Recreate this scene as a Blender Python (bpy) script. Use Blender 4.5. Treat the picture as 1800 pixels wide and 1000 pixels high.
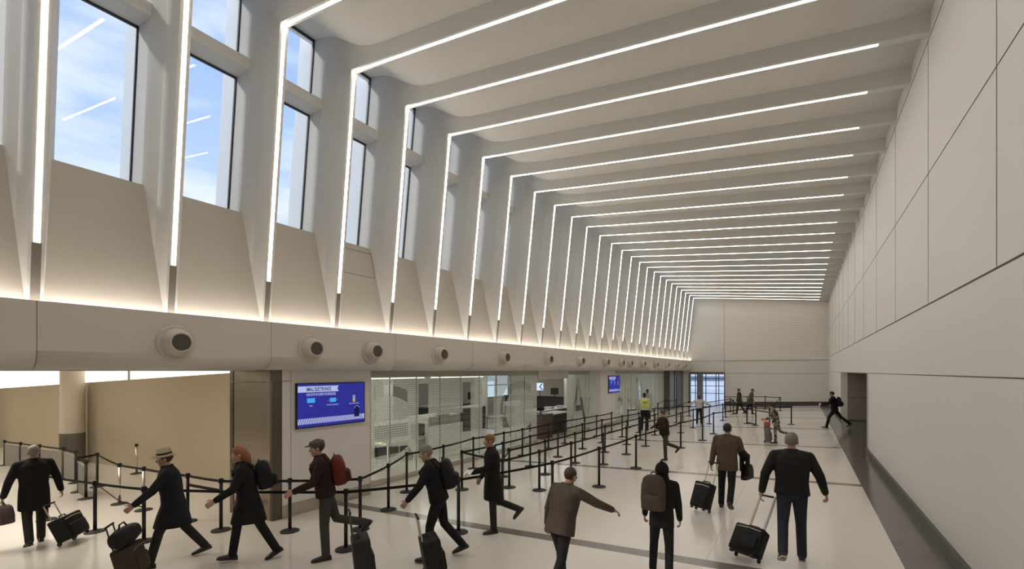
import bpy, bmesh, math, random
from mathutils import Vector, Matrix
random.seed(7)
for _o in list(bpy.data.objects): bpy.data.objects.remove(_o)
SC = bpy.context.scene
COL = SC.collection
# ---------------------------------------------------------------- camera
FPX, EYE = 832.0, 2.67                       # focal length in pixels of an 1800 px wide frame, eye height in metres
YAW = math.atan2(511, FPX)
S_, C_ = math.sin(YAW), math.cos(YAW)
cam_d = bpy.data.cameras.new('camera'); cam = bpy.data.objects.new('camera', cam_d); COL.objects.link(cam)
cam.location = (0, 0, EYE); cam.rotation_euler = (math.pi/2, 0, YAW)
cam_d.sensor_fit = 'HORIZONTAL'; cam_d.sensor_width = 36; cam_d.lens = FPX/1800*36
cam_d.shift_y = 152/1800; cam_d.clip_start = 0.05; cam_d.clip_end = 600
SC.camera = cam
# ---------------------------------------------------------------- view, world, sun
SC.view_settings.view_transform = 'Standard'; SC.view_settings.look = 'None'
SC.view_settings.gamma = 1; SC.view_settings.use_curve_mapping = False
SC.view_settings.exposure = -0.14
SC.cycles.use_denoising = True
SC.cycles.max_bounces = 8; SC.cycles.diffuse_bounces = 5; SC.cycles.glossy_bounces = 4
SC.cycles.transparent_max_bounces = 16; SC.cycles.transmission_bounces = 6
SC.cycles.sample_clamp_indirect = 6; SC.cycles.caustics_reflective = False; SC.cycles.caustics_refractive = False
W = bpy.data.worlds.new('sky'); SC.world = W; W.use_nodes = True
wt = W.node_tree; wt.nodes.clear()
w_out = wt.nodes.new('ShaderNodeOutputWorld'); w_bg = wt.nodes.new('ShaderNodeBackground')
w_tc = wt.nodes.new('ShaderNodeTexCoord'); w_sep = wt.nodes.new('ShaderNodeSeparateXYZ')
w_ramp = wt.nodes.new('ShaderNodeValToRGB'); w_map = wt.nodes.new('ShaderNodeMapping')
w_noise = wt.nodes.new('ShaderNodeTexNoise'); w_cr = wt.nodes.new('ShaderNodeValToRGB'); w_mix = wt.nodes.new('ShaderNodeMixRGB')
w_ramp.color_ramp.elements[0].position = 0.0; w_ramp.color_ramp.elements[0].color = (0.80, 0.88, 1.0, 1)
w_ramp.color_ramp.elements[1].position = 0.75; w_ramp.color_ramp.elements[1].color = (0.22, 0.40, 0.80, 1)
e = w_ramp.color_ramp.elements.new(0.40); e.color = (0.44, 0.60, 0.90, 1)
w_map.inputs['Scale'].default_value = (2.2, 2.2, 7.0)
w_noise.inputs['Scale'].default_value = 1.6; w_noise.inputs['Detail'].default_value = 7; w_noise.inputs['Roughness'].default_value = 0.55
w_cr.color_ramp.elements[0].position = 0.42; w_cr.color_ramp.elements[0].color = (0, 0, 0, 1)
w_cr.color_ramp.elements[1].position = 0.68; w_cr.color_ramp.elements[1].color = (1, 1, 1, 1)
w_mix.inputs[2].default_value = (0.86, 0.90, 0.96, 1)
wt.links.new(w_tc.outputs['Generated'], w_sep.inputs[0]); wt.links.new(w_sep.outputs[2], w_ramp.inputs[0])
wt.links.new(w_tc.outputs['Generated'], w_map.inputs[0]); wt.links.new(w_map.outputs[0], w_noise.inputs['Vector'])
wt.links.new(w_noise.outputs[0], w_cr.inputs[0]); wt.links.new(w_cr.outputs[0], w_mix.inputs[0])
wt.links.new(w_ramp.outputs[0], w_mix.inputs[1]); wt.links.new(w_mix.outputs[0], w_bg.inputs[0])
w_bg.inputs[1].default_value = 1.35; wt.links.new(w_bg.outputs[0], w_out.inputs[0])
sun_d = bpy.data.lights.new('sun', 'SUN'); sun_d.energy = 2.2; sun_d.angle = 0.09; sun_d.color = (1, 0.96, 0.9)
sun = bpy.data.objects.new('sun', sun_d); COL.objects.link(sun)
sun.rotation_euler = Vector((0.52, 0.60, -0.60)).to_track_quat('-Z', 'Y').to_euler(); sun.location = (-30, -20, 30)
LED = 13.0                                   # strength of the light lines
# ---------------------------------------------------------------- geometry of the hall
XR, YB, PITCH, RIB4 = 1.77, 45.3, 1.622, 10.19   # right wall, back wall, rib spacing, fourth rib
YN, XL = -6.0, -40.0                          # the hall ends behind the camera; the side lobby's far end
def rib_y(i): return RIB4 + (i-4)*PITCH
def fz(x, y): return 0.0384*x - 0.0035*y      # the floor falls gently to the left and away
def ray(u, v):
    a = u-900
    return Vector((-S_*FPX + C_*a, C_*FPX + S_*a, 652-v))
def fl(u, v):                                 # point of the floor seen at a place of the photograph
    d = ray(u, v); t = -EYE/(d.z - 0.0384*d.x + 0.0035*d.y); p = d*t
    return Vector((p.x, p.y, p.z+EYE))
def depth(p): return -S_*p[0] + C_*p[1]
def Z(z): return z+EYE
# ---------------------------------------------------------------- materials
MATS = {}
def mat(name, col, rough=0.6, metal=0.0, emit=None, estr=0.0, spec=0.5, noise=None, bump=None, coat=0.0):
    if name in MATS: return MATS[name]
    m = bpy.data.materials.new(name); m.use_nodes = True; MATS[name] = m
    nt = m.node_tree; b = nt.nodes['Principled BSDF']
    b.inputs['Base Color'].default_value = (*col, 1); b.inputs['Roughness'].default_value = rough
    b.inputs['Metallic'].default_value = metal; b.inputs['Specular IOR Level'].default_value = spec
    b.inputs['Coat Weight'].default_value = coat
    if emit: b.inputs['Emission Color'].default_value = (*emit, 1); b.inputs['Emission Strength'].default_value = estr
    if noise or bump:
        tc = nt.nodes.new('ShaderNodeTexCoord')
    if noise:                                # (scale, amount): an even mottling of the colour
        n = nt.nodes.new('ShaderNodeTexNoise'); n.inputs['Scale'].default_value = noise[0]; n.inputs['Detail'].default_value = 4
        r = nt.nodes.new('ShaderNodeMixRGB'); k = noise[1]
        r.inputs[1].default_value = tuple(c*(1-k) for c in col)+(1,); r.inputs[2].default_value = tuple(min(1, c*(1+k)) for c in col)+(1,)
        nt.links.new(tc.outputs['Object'], n.inputs['Vector']); nt.links.new(n.outputs[0], r.inputs[0]); nt.links.new(r.outputs[0], b.inputs['Base Color'])
    if bump:
        n2 = nt.nodes.new('ShaderNodeTexNoise'); n2.inputs['Scale'].default_value = bump[0]; n2.inputs['Detail'].default_value = 3
        bp = nt.nodes.new('ShaderNodeBump'); bp.inputs['Strength'].default_value = bump[1]; bp.inputs['Distance'].default_value = bump[2]
        nt.links.new(tc.outputs['Object'], n2.inputs['Vector']); nt.links.new(n2.outputs[0], bp.inputs['Height']); nt.links.new(bp.outputs[0], b.inputs['Normal'])
    return m
def cloth(name, col, rough=0.85): return mat(name, col, rough, spec=0.2, noise=(9, 0.25), bump=(14, 0.6, 0.012))
def math_node(nt, op, a, b=None):
    n = nt.nodes.new('ShaderNodeMath'); n.operation = op
    for i, x in enumerate((a, b)):
        if x is None: continue
        if isinstance(x, (int, float)): n.inputs[i].default_value = x
        else: nt.links.new(x, n.inputs[i])
    return n.outputs[0]
PAINT = mat('white_paint', (0.66, 0.645, 0.615), 0.65, spec=0.3, noise=(1.3, 0.02))
PAINT_C = mat('ceiling_plaster', (0.75, 0.72, 0.675), 0.8, spec=0.2, noise=(6, 0.03))
PAINT_R = mat('wall_panel_paint', (0.73, 0.70, 0.665), 0.5, spec=0.35, noise=(0.8, 0.02))
TAUPE = mat('taupe_panel_paint', (0.56, 0.515, 0.45), 0.6, spec=0.3, noise=(1.0, 0.02))
GROOVE = mat('joint_shadow_gap', (0.09, 0.08, 0.07), 0.8)
STRIP = mat('led_diffuser', (0.9, 0.9, 0.88), 0.5, emit=(1.0, 0.93, 0.84), estr=LED)
COVE = mat('cove_led', (0.9, 0.9, 0.88), 0.5, emit=(1.0, 0.95, 0.88), estr=30)
BLACK = mat('black_metal', (0.014, 0.013, 0.012), 0.45, spec=0.4)
RUBBER = mat('black_rubber', (0.02, 0.019, 0.018), 0.7)
BELT = mat('black_webbing', (0.013, 0.012, 0.011), 0.8, spec=0.2)
STEEL = mat('brushed_steel', (0.48, 0.44, 0.38), 0.3, metal=1.0)
SILVER = mat('satin_silver_metal', (0.62, 0.57, 0.49), 0.35, metal=1.0)
BRONZE = mat('polished_bronze_steel', (0.38, 0.325, 0.265), 0.2, metal=1.0, bump=(3, 0.25, 0.01))
FRAME = mat('dark_window_frame', (0.02, 0.022, 0.025), 0.5)
DARK = mat('charcoal_laminate', (0.035, 0.03, 0.027), 0.5)
BROWN = mat('dark_brown_laminate', (0.060, 0.038, 0.028), 0.5)
GREYP = mat('grey_barrier_panel', (0.20, 0.18, 0.15), 0.6)
BASEB = mat('dark_stone_base', (0.075, 0.068, 0.06), 0.4, noise=(30, 0.2))
STONE = mat('grey_stone_wall', (0.30, 0.265, 0.23), 0.5, noise=(14, 0.12))
WARMW = mat('tan_partition_paint', (0.46, 0.39, 0.28), 0.7, spec=0.2)
GRILLE = mat('grey_grille', (0.085, 0.075, 0.065), 0.7)
def glass_mat(name, tint, refl, rough=0.0):
    m = bpy.data.materials.new(name); m.use_nodes = True; nt = m.node_tree; nt.nodes.clear()
    o = nt.nodes.new('ShaderNodeOutputMaterial'); t = nt.nodes.new('ShaderNodeBsdfTransparent'); g = nt.nodes.new('ShaderNodeBsdfGlossy')
    lw = nt.nodes.new('ShaderNodeLayerWeight'); lw.inputs['Blend'].default_value = 0.5
    fr = math_node(nt, 'ADD', 0.04, math_node(nt, 'MULTIPLY', math_node(nt, 'POWER', lw.outputs['Facing'], 5.0), 0.96))
    mx = nt.nodes.new('ShaderNodeMixShader'); t.inputs[0].default_value = (*tint, 1); g.inputs['Roughness'].default_value = rough
    nt.links.new(math_node(nt, 'MINIMUM', math_node(nt, 'MULTIPLY', fr, refl), 0.9), mx.inputs[0])
    nt.links.new(t.outputs[0], mx.inputs[1]); nt.links.new(g.outputs[0], mx.inputs[2]); nt.links.new(mx.outputs[0], o.inputs[0])
    return m
GLASS = glass_mat('window_glass', (0.96, 0.98, 0.99), 1.0)
GLASS_S = glass_mat('screen_wall_glass', (0.92, 0.95, 0.92), 1.6)
def frit_mat():
    # white ceramic dots on the glass: a dense screen of dots that is part see-through
    m = bpy.data.materials.new('white_frit_dots'); m.use_nodes = True; nt = m.node_tree; nt.nodes.clear()
    o = nt.nodes.new('ShaderNodeOutputMaterial'); t = nt.nodes.new('ShaderNodeBsdfTransparent'); d = nt.nodes.new('ShaderNodeBsdfDiffuse')
    tl = nt.nodes.new('ShaderNodeBsdfTranslucent'); ad = nt.nodes.new('ShaderNodeMixShader'); ad.inputs[0].default_value = 0.35
    d.inputs[0].default_value = (0.74, 0.77, 0.72, 1); tl.inputs[0].default_value = (0.74, 0.77, 0.72, 1)
    tc = nt.nodes.new('ShaderNodeTexCoord'); sp = nt.nodes.new('ShaderNodeSeparateXYZ'); nt.links.new(tc.outputs['Object'], sp.inputs[0])
    fy = math_node(nt, 'SUBTRACT', math_node(nt, 'FRACT', math_node(nt, 'MULTIPLY', sp.outputs[1], 16.0)), 0.5)
    fzz = math_node(nt, 'SUBTRACT', math_node(nt, 'FRACT', math_node(nt, 'MULTIPLY', sp.outputs[2], 16.0)), 0.5)
    r2 = math_node(nt, 'ADD', math_node(nt, 'MULTIPLY', fy, fy), math_node(nt, 'MULTIPLY', fzz, fzz))
    hole = math_node(nt, 'LESS_THAN', r2, 0.085)        # small clear holes in the white field
    fac = math_node(nt, 'SUBTRACT', 0.80, math_node(nt, 'MULTIPLY', hole, 0.62))
    mx = nt.nodes.new('ShaderNodeMixShader')
    nt.links.new(d.outputs[0], ad.inputs[1]); nt.links.new(tl.outputs[0], ad.inputs[2])
    nt.links.new(fac, mx.inputs[0]); nt.links.new(t.outputs[0], mx.inputs[1]); nt.links.new(ad.outputs[0], mx.inputs[2]); nt.links.new(mx.outputs[0], o.inputs[0])
    return m
FRIT = frit_mat()
def floor_mat():
    m = bpy.data.materials.new('polished_terrazzo'); m.use_nodes = True; nt = m.node_tree; b = nt.nodes['Principled BSDF']
    tc = nt.nodes.new('ShaderNodeTexCoord'); sp = nt.nodes.new('ShaderNodeSeparateXYZ'); nt.links.new(tc.outputs['Object'], sp.inputs[0])
    X, Y = sp.outputs[0], sp.outputs[1]
    n = nt.nodes.new('ShaderNodeTexNoise'); n.inputs['Scale'].default_value = 0.5; n.inputs['Detail'].default_value = 5
    n2 = nt.nodes.new('ShaderNodeTexNoise'); n2.inputs['Scale'].default_value = 90; n2.inputs['Detail'].default_value = 2
    for q in (n, n2): nt.links.new(tc.outputs['Object'], q.inputs['Vector'])
    base = nt.nodes.new('ShaderNodeMixRGB'); base.inputs[1].default_value = (0.74, 0.69, 0.615, 1); base.inputs[2].default_value = (0.81, 0.765, 0.70, 1)
    nt.links.new(n.outputs[0], base.inputs[0])
    dk = nt.nodes.new('ShaderNodeMixRGB'); dk.inputs[1].default_value = (0.12, 0.105, 0.09, 1); dk.inputs[2].default_value = (0.23, 0.21, 0.185, 1)
    nt.links.new(n2.outputs[0], dk.inputs[0])
    sd = nt.nodes.new('ShaderNodeMixRGB'); sd.inputs[1].default_value = (0.085, 0.077, 0.068, 1); sd.inputs[2].default_value = (0.13, 0.118, 0.105, 1)
    nt.links.new(n2.outputs[0], sd.inputs[0])
    # dark stripes every fourth rib, straight across the hall
    per = PITCH*4
    q = math_node(nt, 'FRACT', math_node(nt, 'DIVIDE', math_node(nt, 'ADD', Y, per*3-7.06), per))
    stripe = math_node(nt, 'LESS_THAN', q, 0.27/per)
    stripe = math_node(nt, 'MULTIPLY', stripe, math_node(nt, 'GREATER_THAN', X, -9.5))
    # hairline divider strips
    jx = math_node(nt, 'LESS_THAN', math_node(nt, 'FRACT', math_node(nt, 'DIVIDE', math_node(nt, 'ADD', X, 44.1), 3.3)), 0.010/3.3)
    jm = nt.nodes.new('ShaderNodeMixRGB'); jm.inputs[2].default_value = (0.42, 0.37, 0.31, 1); nt.links.new(base.outputs[0], jm.inputs[1]); nt.links.new(math_node(nt, 'MULTIPLY', jx, 0.6), jm.inputs[0])
    m1 = nt.nodes.new('ShaderNodeMixRGB'); nt.links.new(stripe, m1.inputs[0]); nt.links.new(jm.outputs[0], m1.inputs[1]); nt.links.new(dk.outputs[0], m1.inputs[2])
    m2 = nt.nodes.new('ShaderNodeMixRGB'); nt.links.new(math_node(nt, 'GREATER_THAN', X, 1.17), m2.inputs[0]); nt.links.new(m1.outputs[0], m2.inputs[1]); nt.links.new(sd.outputs[0], m2.inputs[2])
    nt.links.new(m2.outputs[0], b.inputs['Base Color']); b.inputs['Specular IOR Level'].default_value = 0.5
    rr = nt.nodes.new('ShaderNodeMapRange'); rr.inputs[3].default_value = 0.13; rr.inputs[4].default_value = 0.22
    nt.links.new(n.outputs[0], rr.inputs[0]); nt.links.new(rr.outputs[0], b.inputs['Roughness'])
    return m
def ribbed_mat():
    # fine horizontal ribs of the acoustic boards on the end wall
    m = bpy.data.materials.new('ribbed_board'); m.use_nodes = True; nt = m.node_tree; b = nt.nodes['Principled BSDF']
    tc = nt.nodes.new('ShaderNodeTexCoord'); sp = nt.nodes.new('ShaderNodeSeparateXYZ'); nt.links.new(tc.outputs['Object'], sp.inputs[0])
    f = math_node(nt, 'LESS_THAN', math_node(nt, 'FRACT', math_node(nt, 'DIVIDE', sp.outputs[2], 0.20)), 0.22)
    mx = nt.nodes.new('ShaderNodeMixRGB'); mx.inputs[1].default_value = (0.70, 0.66, 0.60, 1); mx.inputs[2].default_value = (0.62, 0.58, 0.52, 1)
    nt.links.new(f, mx.inputs[0]); nt.links.new(mx.outputs[0], b.inputs['Base Color']); b.inputs['Roughness'].default_value = 0.7
    return m
# ---------------------------------------------------------------- builders
def obj(name, bm, m, parent=None, loc=None, smooth=False, recalc=True):
    me = bpy.data.meshes.new(name)
    if recalc: bmesh.ops.recalc_face_normals(bm, faces=bm.faces)
    bm.to_mesh(me); bm.free()
    if m: me.materials.append(m)
    if smooth: me.polygons.foreach_set('use_smooth', [True]*len(me.polygons))
    return link(name, me, parent, loc)
def link(name, me, parent=None, loc=None):
    o = bpy.data.objects.new(name, me); COL.objects.link(o)
    if parent: o.parent = parent
    if loc is not None: o.location = loc
    return o
def tag(o, label, cat, group=None, kind=None):
    o['label'] = label; o['category'] = cat
    if group: o['group'] = group
    if kind: o['kind'] = kind
    return o
def thing(name, label, cat, loc=(0, 0, 0), rot=0.0, group=None, kind=None):
    o = bpy.data.objects.new(name, None); COL.objects.link(o); o.location = loc; o.empty_display_size = 0.2
    o.rotation_euler = rot if hasattr(rot, '__len__') else (0, 0, rot)
    return tag(o, label, cat, group, kind)
def struct(name, bm, m, label, cat, smooth=False):
    return tag(obj(name, bm, m, smooth=smooth), label, cat, kind='structure')
def box(bm, lo, hi, M=None):
    vs = [bm.verts.new((x, y, z)) for x in (lo[0], hi[0]) for y in (lo[1], hi[1]) for z in (lo[2], hi[2])]
    for f in ((0, 1, 3, 2), (4, 6, 7, 5), (0, 4, 5, 1), (2, 3, 7, 6), (0, 2, 6, 4), (1, 5, 7, 3)): bm.faces.new([vs[i] for i in f])
    if M is not None: bmesh.ops.transform(bm, matrix=M, verts=vs)
    return vs
def B(*boxes):
    bm = bmesh.new()
    for lo, hi in boxes: box(bm, lo, hi)
    return bm
def rbox(lo, hi, r, seg=2, bm=None):
    own = bm is None; b = bmesh.new(); vs = box(b, lo, hi)
    bmesh.ops.recalc_face_normals(b, faces=b.faces)
    bmesh.ops.bevel(b, geom=list(b.edges), offset=r, segments=seg, profile=0.5, affect='EDGES')
    if own: return b
    me = bpy.data.meshes.new('tmp'); b.to_mesh(me); b.free(); bm.from_mesh(me); bpy.data.meshes.remove(me); return bm
def quad(bm, pts):
    return bm.faces.new([bm.verts.new(p) for p in pts])
def lathe(bm, prof, n=20, M=None):
    rings = []
    for r, z in prof:
        rings.append([bm.verts.new((r*math.cos(2*math.pi*k/n), r*math.sin(2*math.pi*k/n), z)) for k in range(n)])
    for a, b in zip(rings, rings[1:]):
        for k in range(n): bm.faces.new((a[k], a[(k+1) % n], b[(k+1) % n], b[k]))
    bm.faces.new(rings[0][::-1]); bm.faces.new(rings[-1])
    vs = [v for r in rings for v in r]
    if M is not None: bmesh.ops.transform(bm, matrix=M, verts=vs)
    return vs
def tube(bm, pts, rad, n=10, flat=1.0, side=None):
    """closed round tube with rounded ends; flat < 1 squeezes it across SIDE"""
    pts = [Vector(p) for p in pts]; rad = list(rad) if hasattr(rad, '__len__') else [rad]*len(pts)
    t0 = (pts[0]-pts[1]).normalized(); t1 = (pts[-1]-pts[-2]).normalized()
    P = [(pts[0]+t0*rad[0]*0.92, rad[0]*0.35), (pts[0]+t0*rad[0]*0.6, rad[0]*0.8)]+list(zip(pts, rad))+[(pts[-1]+t1*rad[-1]*0.6, rad[-1]*0.8), (pts[-1]+t1*rad[-1]*0.92, rad[-1]*0.35)]
    rings = []; ref = None
    for i, (p, r) in enumerate(P):
        a = P[max(0, i-1)][0]; b = P[min(len(P)-1, i+1)][0]; t = (b-a).normalized()
        if ref is None:
            ref = Vector(side) if side is not None else (Vector((1, 0, 0)) if abs(t.x) < 0.8 else Vector((0, 1, 0)))
        x = (ref - t*ref.dot(t)).normalized(); y = t.cross(x); ref = x
        rings.append([bm.verts.new(p + x*(r*math.cos(2*math.pi*k/n)*flat) + y*(r*math.sin(2*math.pi*k/n))) for k in range(n)])
    for a, b in zip(rings, rings[1:]):
        for k in range(n): bm.faces.new((a[k], a[(k+1) % n], b[(k+1) % n], b[k]))
    bm.faces.new(rings[0][::-1]); bm.faces.new(rings[-1])
def ellip(bm, c, r, M=None, u=14, v=10):
    q = Matrix.Translation(c) @ (M.to_4x4() if M is not None else Matrix()) @ Matrix.Diagonal((*r, 1))
    return bmesh.ops.create_uvsphere(bm, u_segments=u, v_segments=v, radius=1.0, matrix=q)['verts']
def loft(bm, rings, n=18, p=2.0):
    """rings: (centre, x axis, y axis, rx, ry); a closed solid with superelliptic sections"""
    R = []
    for c, ax, ay, rx, ry in rings:
        ring = []
        for k in range(n):
            a = 2*math.pi*k/n; ca, sa = math.cos(a), math.sin(a)
            ring.append(bm.verts.new(c + ax*(rx*math.copysign(abs(ca)**(2/p), ca)) + ay*(ry*math.copysign(abs(sa)**(2/p), sa))))
        R.append(ring)
    for a, b in zip(R, R[1:]):
        for k in range(n): bm.faces.new((a[k], a[(k+1) % n], b[(k+1) % n], b[k]))
    bm.faces.new(R[0][::-1]); bm.faces.new(R[-1])
def remesh(bm, voxel, smooth=3):
    """one continuous skin around everything in the bmesh"""
    bmesh.ops.recalc_face_normals(bm, faces=bm.faces)
    me = bpy.data.meshes.new('tmp'); bm.to_mesh(me); bm.free()
    o = bpy.data.objects.new('tmp', me); COL.objects.link(o)
    r = o.modifiers.new('r', 'REMESH'); r.mode = 'VOXEL'; r.voxel_size = voxel
    if smooth: s = o.modifiers.new('s', 'SMOOTH'); s.factor = 0.5; s.iterations = smooth
    dg = bpy.context.evaluated_depsgraph_get()
    out = bpy.data.meshes.new_from_object(o.evaluated_get(dg))
    bpy.data.objects.remove(o); bpy.data.meshes.remove(me)
    out.polygons.foreach_set('use_smooth', [True]*len(out.polygons)); out.materials.clear()
    return out
def skin(name, bm, voxel, m, parent, smooth=3):
    me = remesh(bm, voxel, smooth); me.name = name; me.materials.append(m); return link(name, me, parent)
def text_bm(s, size, bold=0.0, align='LEFT', sx=1.0):
    """letters standing in the local xy plane, as faces"""
    c = bpy.data.curves.new('t', 'FONT'); c.body = s; c.size = size; c.offset = bold; c.align_x = align; c.fill_mode = 'FRONT'; c.resolution_u = 4
    o = bpy.data.objects.new('t', c); COL.objects.link(o); dg = bpy.context.evaluated_depsgraph_get()
    me = bpy.data.meshes.new_from_object(o.evaluated_get(dg)); bm = bmesh.new(); bm.from_mesh(me)
    bpy.data.objects.remove(o); bpy.data.curves.remove(c); bpy.data.meshes.remove(me)
    if sx != 1.0: bmesh.ops.scale(bm, vec=(sx, 1, 1), verts=bm.verts)
    return bm
ORD = ('first second third fourth fifth sixth seventh eighth ninth tenth eleventh twelfth thirteenth fourteenth fifteenth sixteenth seventeenth '
       'eighteenth nineteenth twentieth twenty-first twenty-second twenty-third twenty-fourth twenty-fifth twenty-sixth twenty-seventh twenty-eighth twenty-ninth thirtieth').split()
# ================================================================ THE SETTING
# floor
bm = bmesh.new()
gx = [XL, -30, -20, -9.7, -4, XR, 7.5]; gy = [YN, 5, 18.9-1.0, 31.4, YB, YB+6]
gv = {(i, j): bm.verts.new((x, y, fz(x, y))) for i, x in enumerate(gx) for j, y in enumerate(gy)}
for i in range(len(gx)-1):
    for j in range(len(gy)-1): bm.faces.new((gv[i, j], gv[i+1, j], gv[i+1, j+1], gv[i, j+1]))
struct('floor', bm, floor_mat(), 'cream polished terrazzo floor with dark cross stripes and dark edge band', 'floor')
# right wall: panels with thin open joints, a wide opening far along
OP0, OP1, OPZ = 18.9, 31.4, Z(-0.08)
ZT = 9.4
bm = B(((XR, YN, -1), (XR+0.3, OP0, ZT)), ((XR, OP1, -1), (XR+0.3, YB+0.3, ZT)), ((XR, OP0, OPZ), (XR+0.3, OP1, ZT)))
wr = struct('wall_right', bm, PAINT_R, 'tall smooth off-white panel wall on the aisle side', 'wall')
bm = bmesh.new(); g = 0.004
for z, w in ((Z(1.10), 0.012), (Z(3.26), 0.006), (Z(-0.07), 0.007), (Z(5.46), 0.008)): box(bm, (XR-g, YN, z-w), (XR+0.01, YB, z+w))
for k in range(-4, 12):
    y = 7.03+k*3.245
    if YN < y < YB-1: box(bm, (XR-g, y-0.004, Z(1.10)), (XR+0.01, y+0.004, Z(5.46)))
box(bm, (XR-g, OP0-0.25, -1), (XR+0.01, OP0-0.23, OPZ))
obj('panel_joint', bm, GROOVE, wr)
def slab_along(x0, x1, y0, y1, h):            # a board standing on the sloping floor along y
    bm = bmesh.new()
    lo = [bm.verts.new((x, y, fz(x, y)-0.02)) for x, y in ((x0, y0), (x1, y0), (x1, y1), (x0, y1))]
    hi = [bm.verts.new((x, y, fz(x, y)+h)) for x, y in ((x0, y0), (x1, y0), (x1, y1), (x0, y1))]
    bm.faces.new(lo[::-1]); bm.faces.new(hi)
    for k in range(4): bm.faces.new((lo[k], lo[(k+1) % 4], hi[(k+1) % 4], hi[k]))
    return bm
struct('baseboard_right', slab_along(XR-0.05, XR+0.02, YN, OP0, 0.20), BASEB, 'dark stone baseboard along the off-white panel wall', 'baseboard')
struct('baseboard_far_right', slab_along(XR-0.03, XR+0.02, OP1, YB, 0.12), BASEB, 'dark stone baseboard beyond the side opening', 'baseboard')
struct('trim_opening', B(((XR-0.02, OP0-0.06, -0.3), (XR+0.31, OP0+0.0, OPZ))), SILVER, 'narrow metal corner trim at the near side of the opening', 'trim')
bm = B(((XR+0.3, OP1, -1), (7.5, OP1+0.3, 3.4)), ((7.2, OP0-1, -1), (7.5, OP1, 3.4)), ((XR+0.3, OP0-1.0, -1), (7.5, OP0-1.2, 3.4)))
wa = struct('wall_side_passage', bm, STONE, 'grey stone wall inside the side opening', 'wall')
bm = B(((XR+0.3, OP1-0.004, Z(-1.45)), (7.2, OP1+0.01, Z(-1.43))), ((XR+1.35, OP1-0.004, -1), (XR+1.38, OP1+0.01, 3.4)))
box(bm, (XR+0.3, OP1-0.006, fz(2, OP1)-0.1), (7.2, OP1+0.01, fz(2.5, OP1)+0.05)); obj('stone_joint', bm, GROOVE, wa)
struct('ceiling_side_passage', B(((XR+0.3, OP0-1.2, OPZ), (7.5, OP1+0.3, OPZ+0.2))), PAINT, 'low flat ceiling of the side passage', 'ceiling')
# end wall
DX0, DX1, DZ = -8.75, -5.90, Z(-0.30)
bm = B(((DX1, YB, -1), (XR+0.3, YB+0.3, ZT)), ((-10.5, YB, -1), (DX0, YB+0.3, ZT)), ((DX0, YB, DZ), (DX1, YB+0.3, ZT)))
wb = struct('wall_back', bm, PAINT, 'pale end wall with a glazed doorway at its window side', 'wall')
bm = B(((DX1+0.03, YB-0.05, Z(0.90)), (XR, YB+0.01, ZT-0.5))); obj('ribbed_board', bm, ribbed_mat(), wb)
bm = bmesh.new()
for z in (Z(0.88), Z(-0.22)): box(bm, (-9.6, YB-0.006, z-0.012), (XR, YB+0.01, z+0.012))
box(bm, (DX1, YB-0.006, Z(-0.2)), (DX1+0.03, YB+0.01, Z(6.0))); obj('panel_joint', bm, GROOVE, wb)
bm = bmesh.new()
lo = [bm.verts.new(p) for x in (DX1+0.1, XR) for p in ((x, YB-0.06, fz(x, YB)-0.03), (x, YB+0.01, fz(x, YB)-0.03), (x, YB-0.06, fz(x, YB)+0.33), (x, YB+0.01, fz(x, YB)+0.33))]
for f in ((0, 1, 3, 2), (4, 6, 7, 5), (0, 4, 5, 1), (2, 3, 7, 6), (0, 2, 6, 4), (1, 5, 7, 3)): bm.faces.new([lo[i] for i in f])
struct('baseboard_back', bm, mat('dark_end_base', (0.045, 0.042, 0.045), 0.5), 'broad dark base band across the end wall', 'baseboard')
# glazed doorway in the end wall
d1 = tag(bpy.data.objects.new('door_1', None), 'bright glazed doorway in the pale end wall', 'doorway', kind='structure'); COL.objects.link(d1); d1.location = ((DX0+DX1)/2, YB, fz(-7, YB))
bm = B(((DX0-0.06, YB-0.08, DZ), (DX1+0.06, YB+0.1, DZ+0.22)), ((DX0-0.09, YB-0.08, -1), (DX0, YB+0.1, DZ)), ((DX1, YB-0.08, -1), (DX1+0.07, YB+0.1, DZ)))
o = obj('door_frame', bm, mat('bronze_door_frame', (0.20, 0.15, 0.11), 0.4, metal=0.6), d1); o.matrix_parent_inverse = Matrix.Translation(-d1.location)
YG = YB+3.0
bm = bmesh.new()
for x in (-9.3, -8.85, -7.9, -7.0, -6.75, -6.1, -5.5): box(bm, (x-0.03, YG, -1), (x+0.03, YG+0.08, 3.2))
for z in (0.55, 1.25, 1.95): box(bm, (-10.2, YG, z-0.025), (-5, YG+0.08, z+0.025))
o = obj('mullion_frame', bm, FRAME, d1); o.matrix_parent_inverse = Matrix.Translation(-d1.location)
bm = B(((-10.2, YG+0.03, -1), (-5, YG+0.045, 3.2))); o = obj('pane', bm, GLASS, d1); o.matrix_parent_inverse = Matrix.Translation(-d1.location)
bm = B(((-8.42, YB+1.4, -0.6), (-7.95, YB+1.9, 3.2))); struct('trim_1', bm, mat('grey_column', (0.32, 0.32, 0.34), 0.6), 'grey square column seen through the end doorway', 'column')
struct('wall_vestibule', B(((-10.5, YB+0.3, -1), (-10.2, YG+0.1, 3.4)), ((-5.0, YB+0.3, -1), (-4.7, YG+0.1, 3.4)), ((-10.5, YB+0.3, 3.2), (-4.7, YG+0.1, 3.4))), PAINT, 'pale side walls and lid of the glazed vestibule', 'wall')
bm = bmesh.new(); quad(bm, ((-60, YG+0.3, -0.75), (60, YG+0.3, -0.75), (60, 200, -0.75), (-60, 200, -0.75)))
struct('ground_outside', bm, mat('pale_concrete', (0.62, 0.64, 0.68), 0.8), 'pale concrete ground outside the end doorway', 'ground')
bm = bmesh.new(); box(bm, (-34, 92, -0.8), (-9, 104, 5.5))
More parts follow.
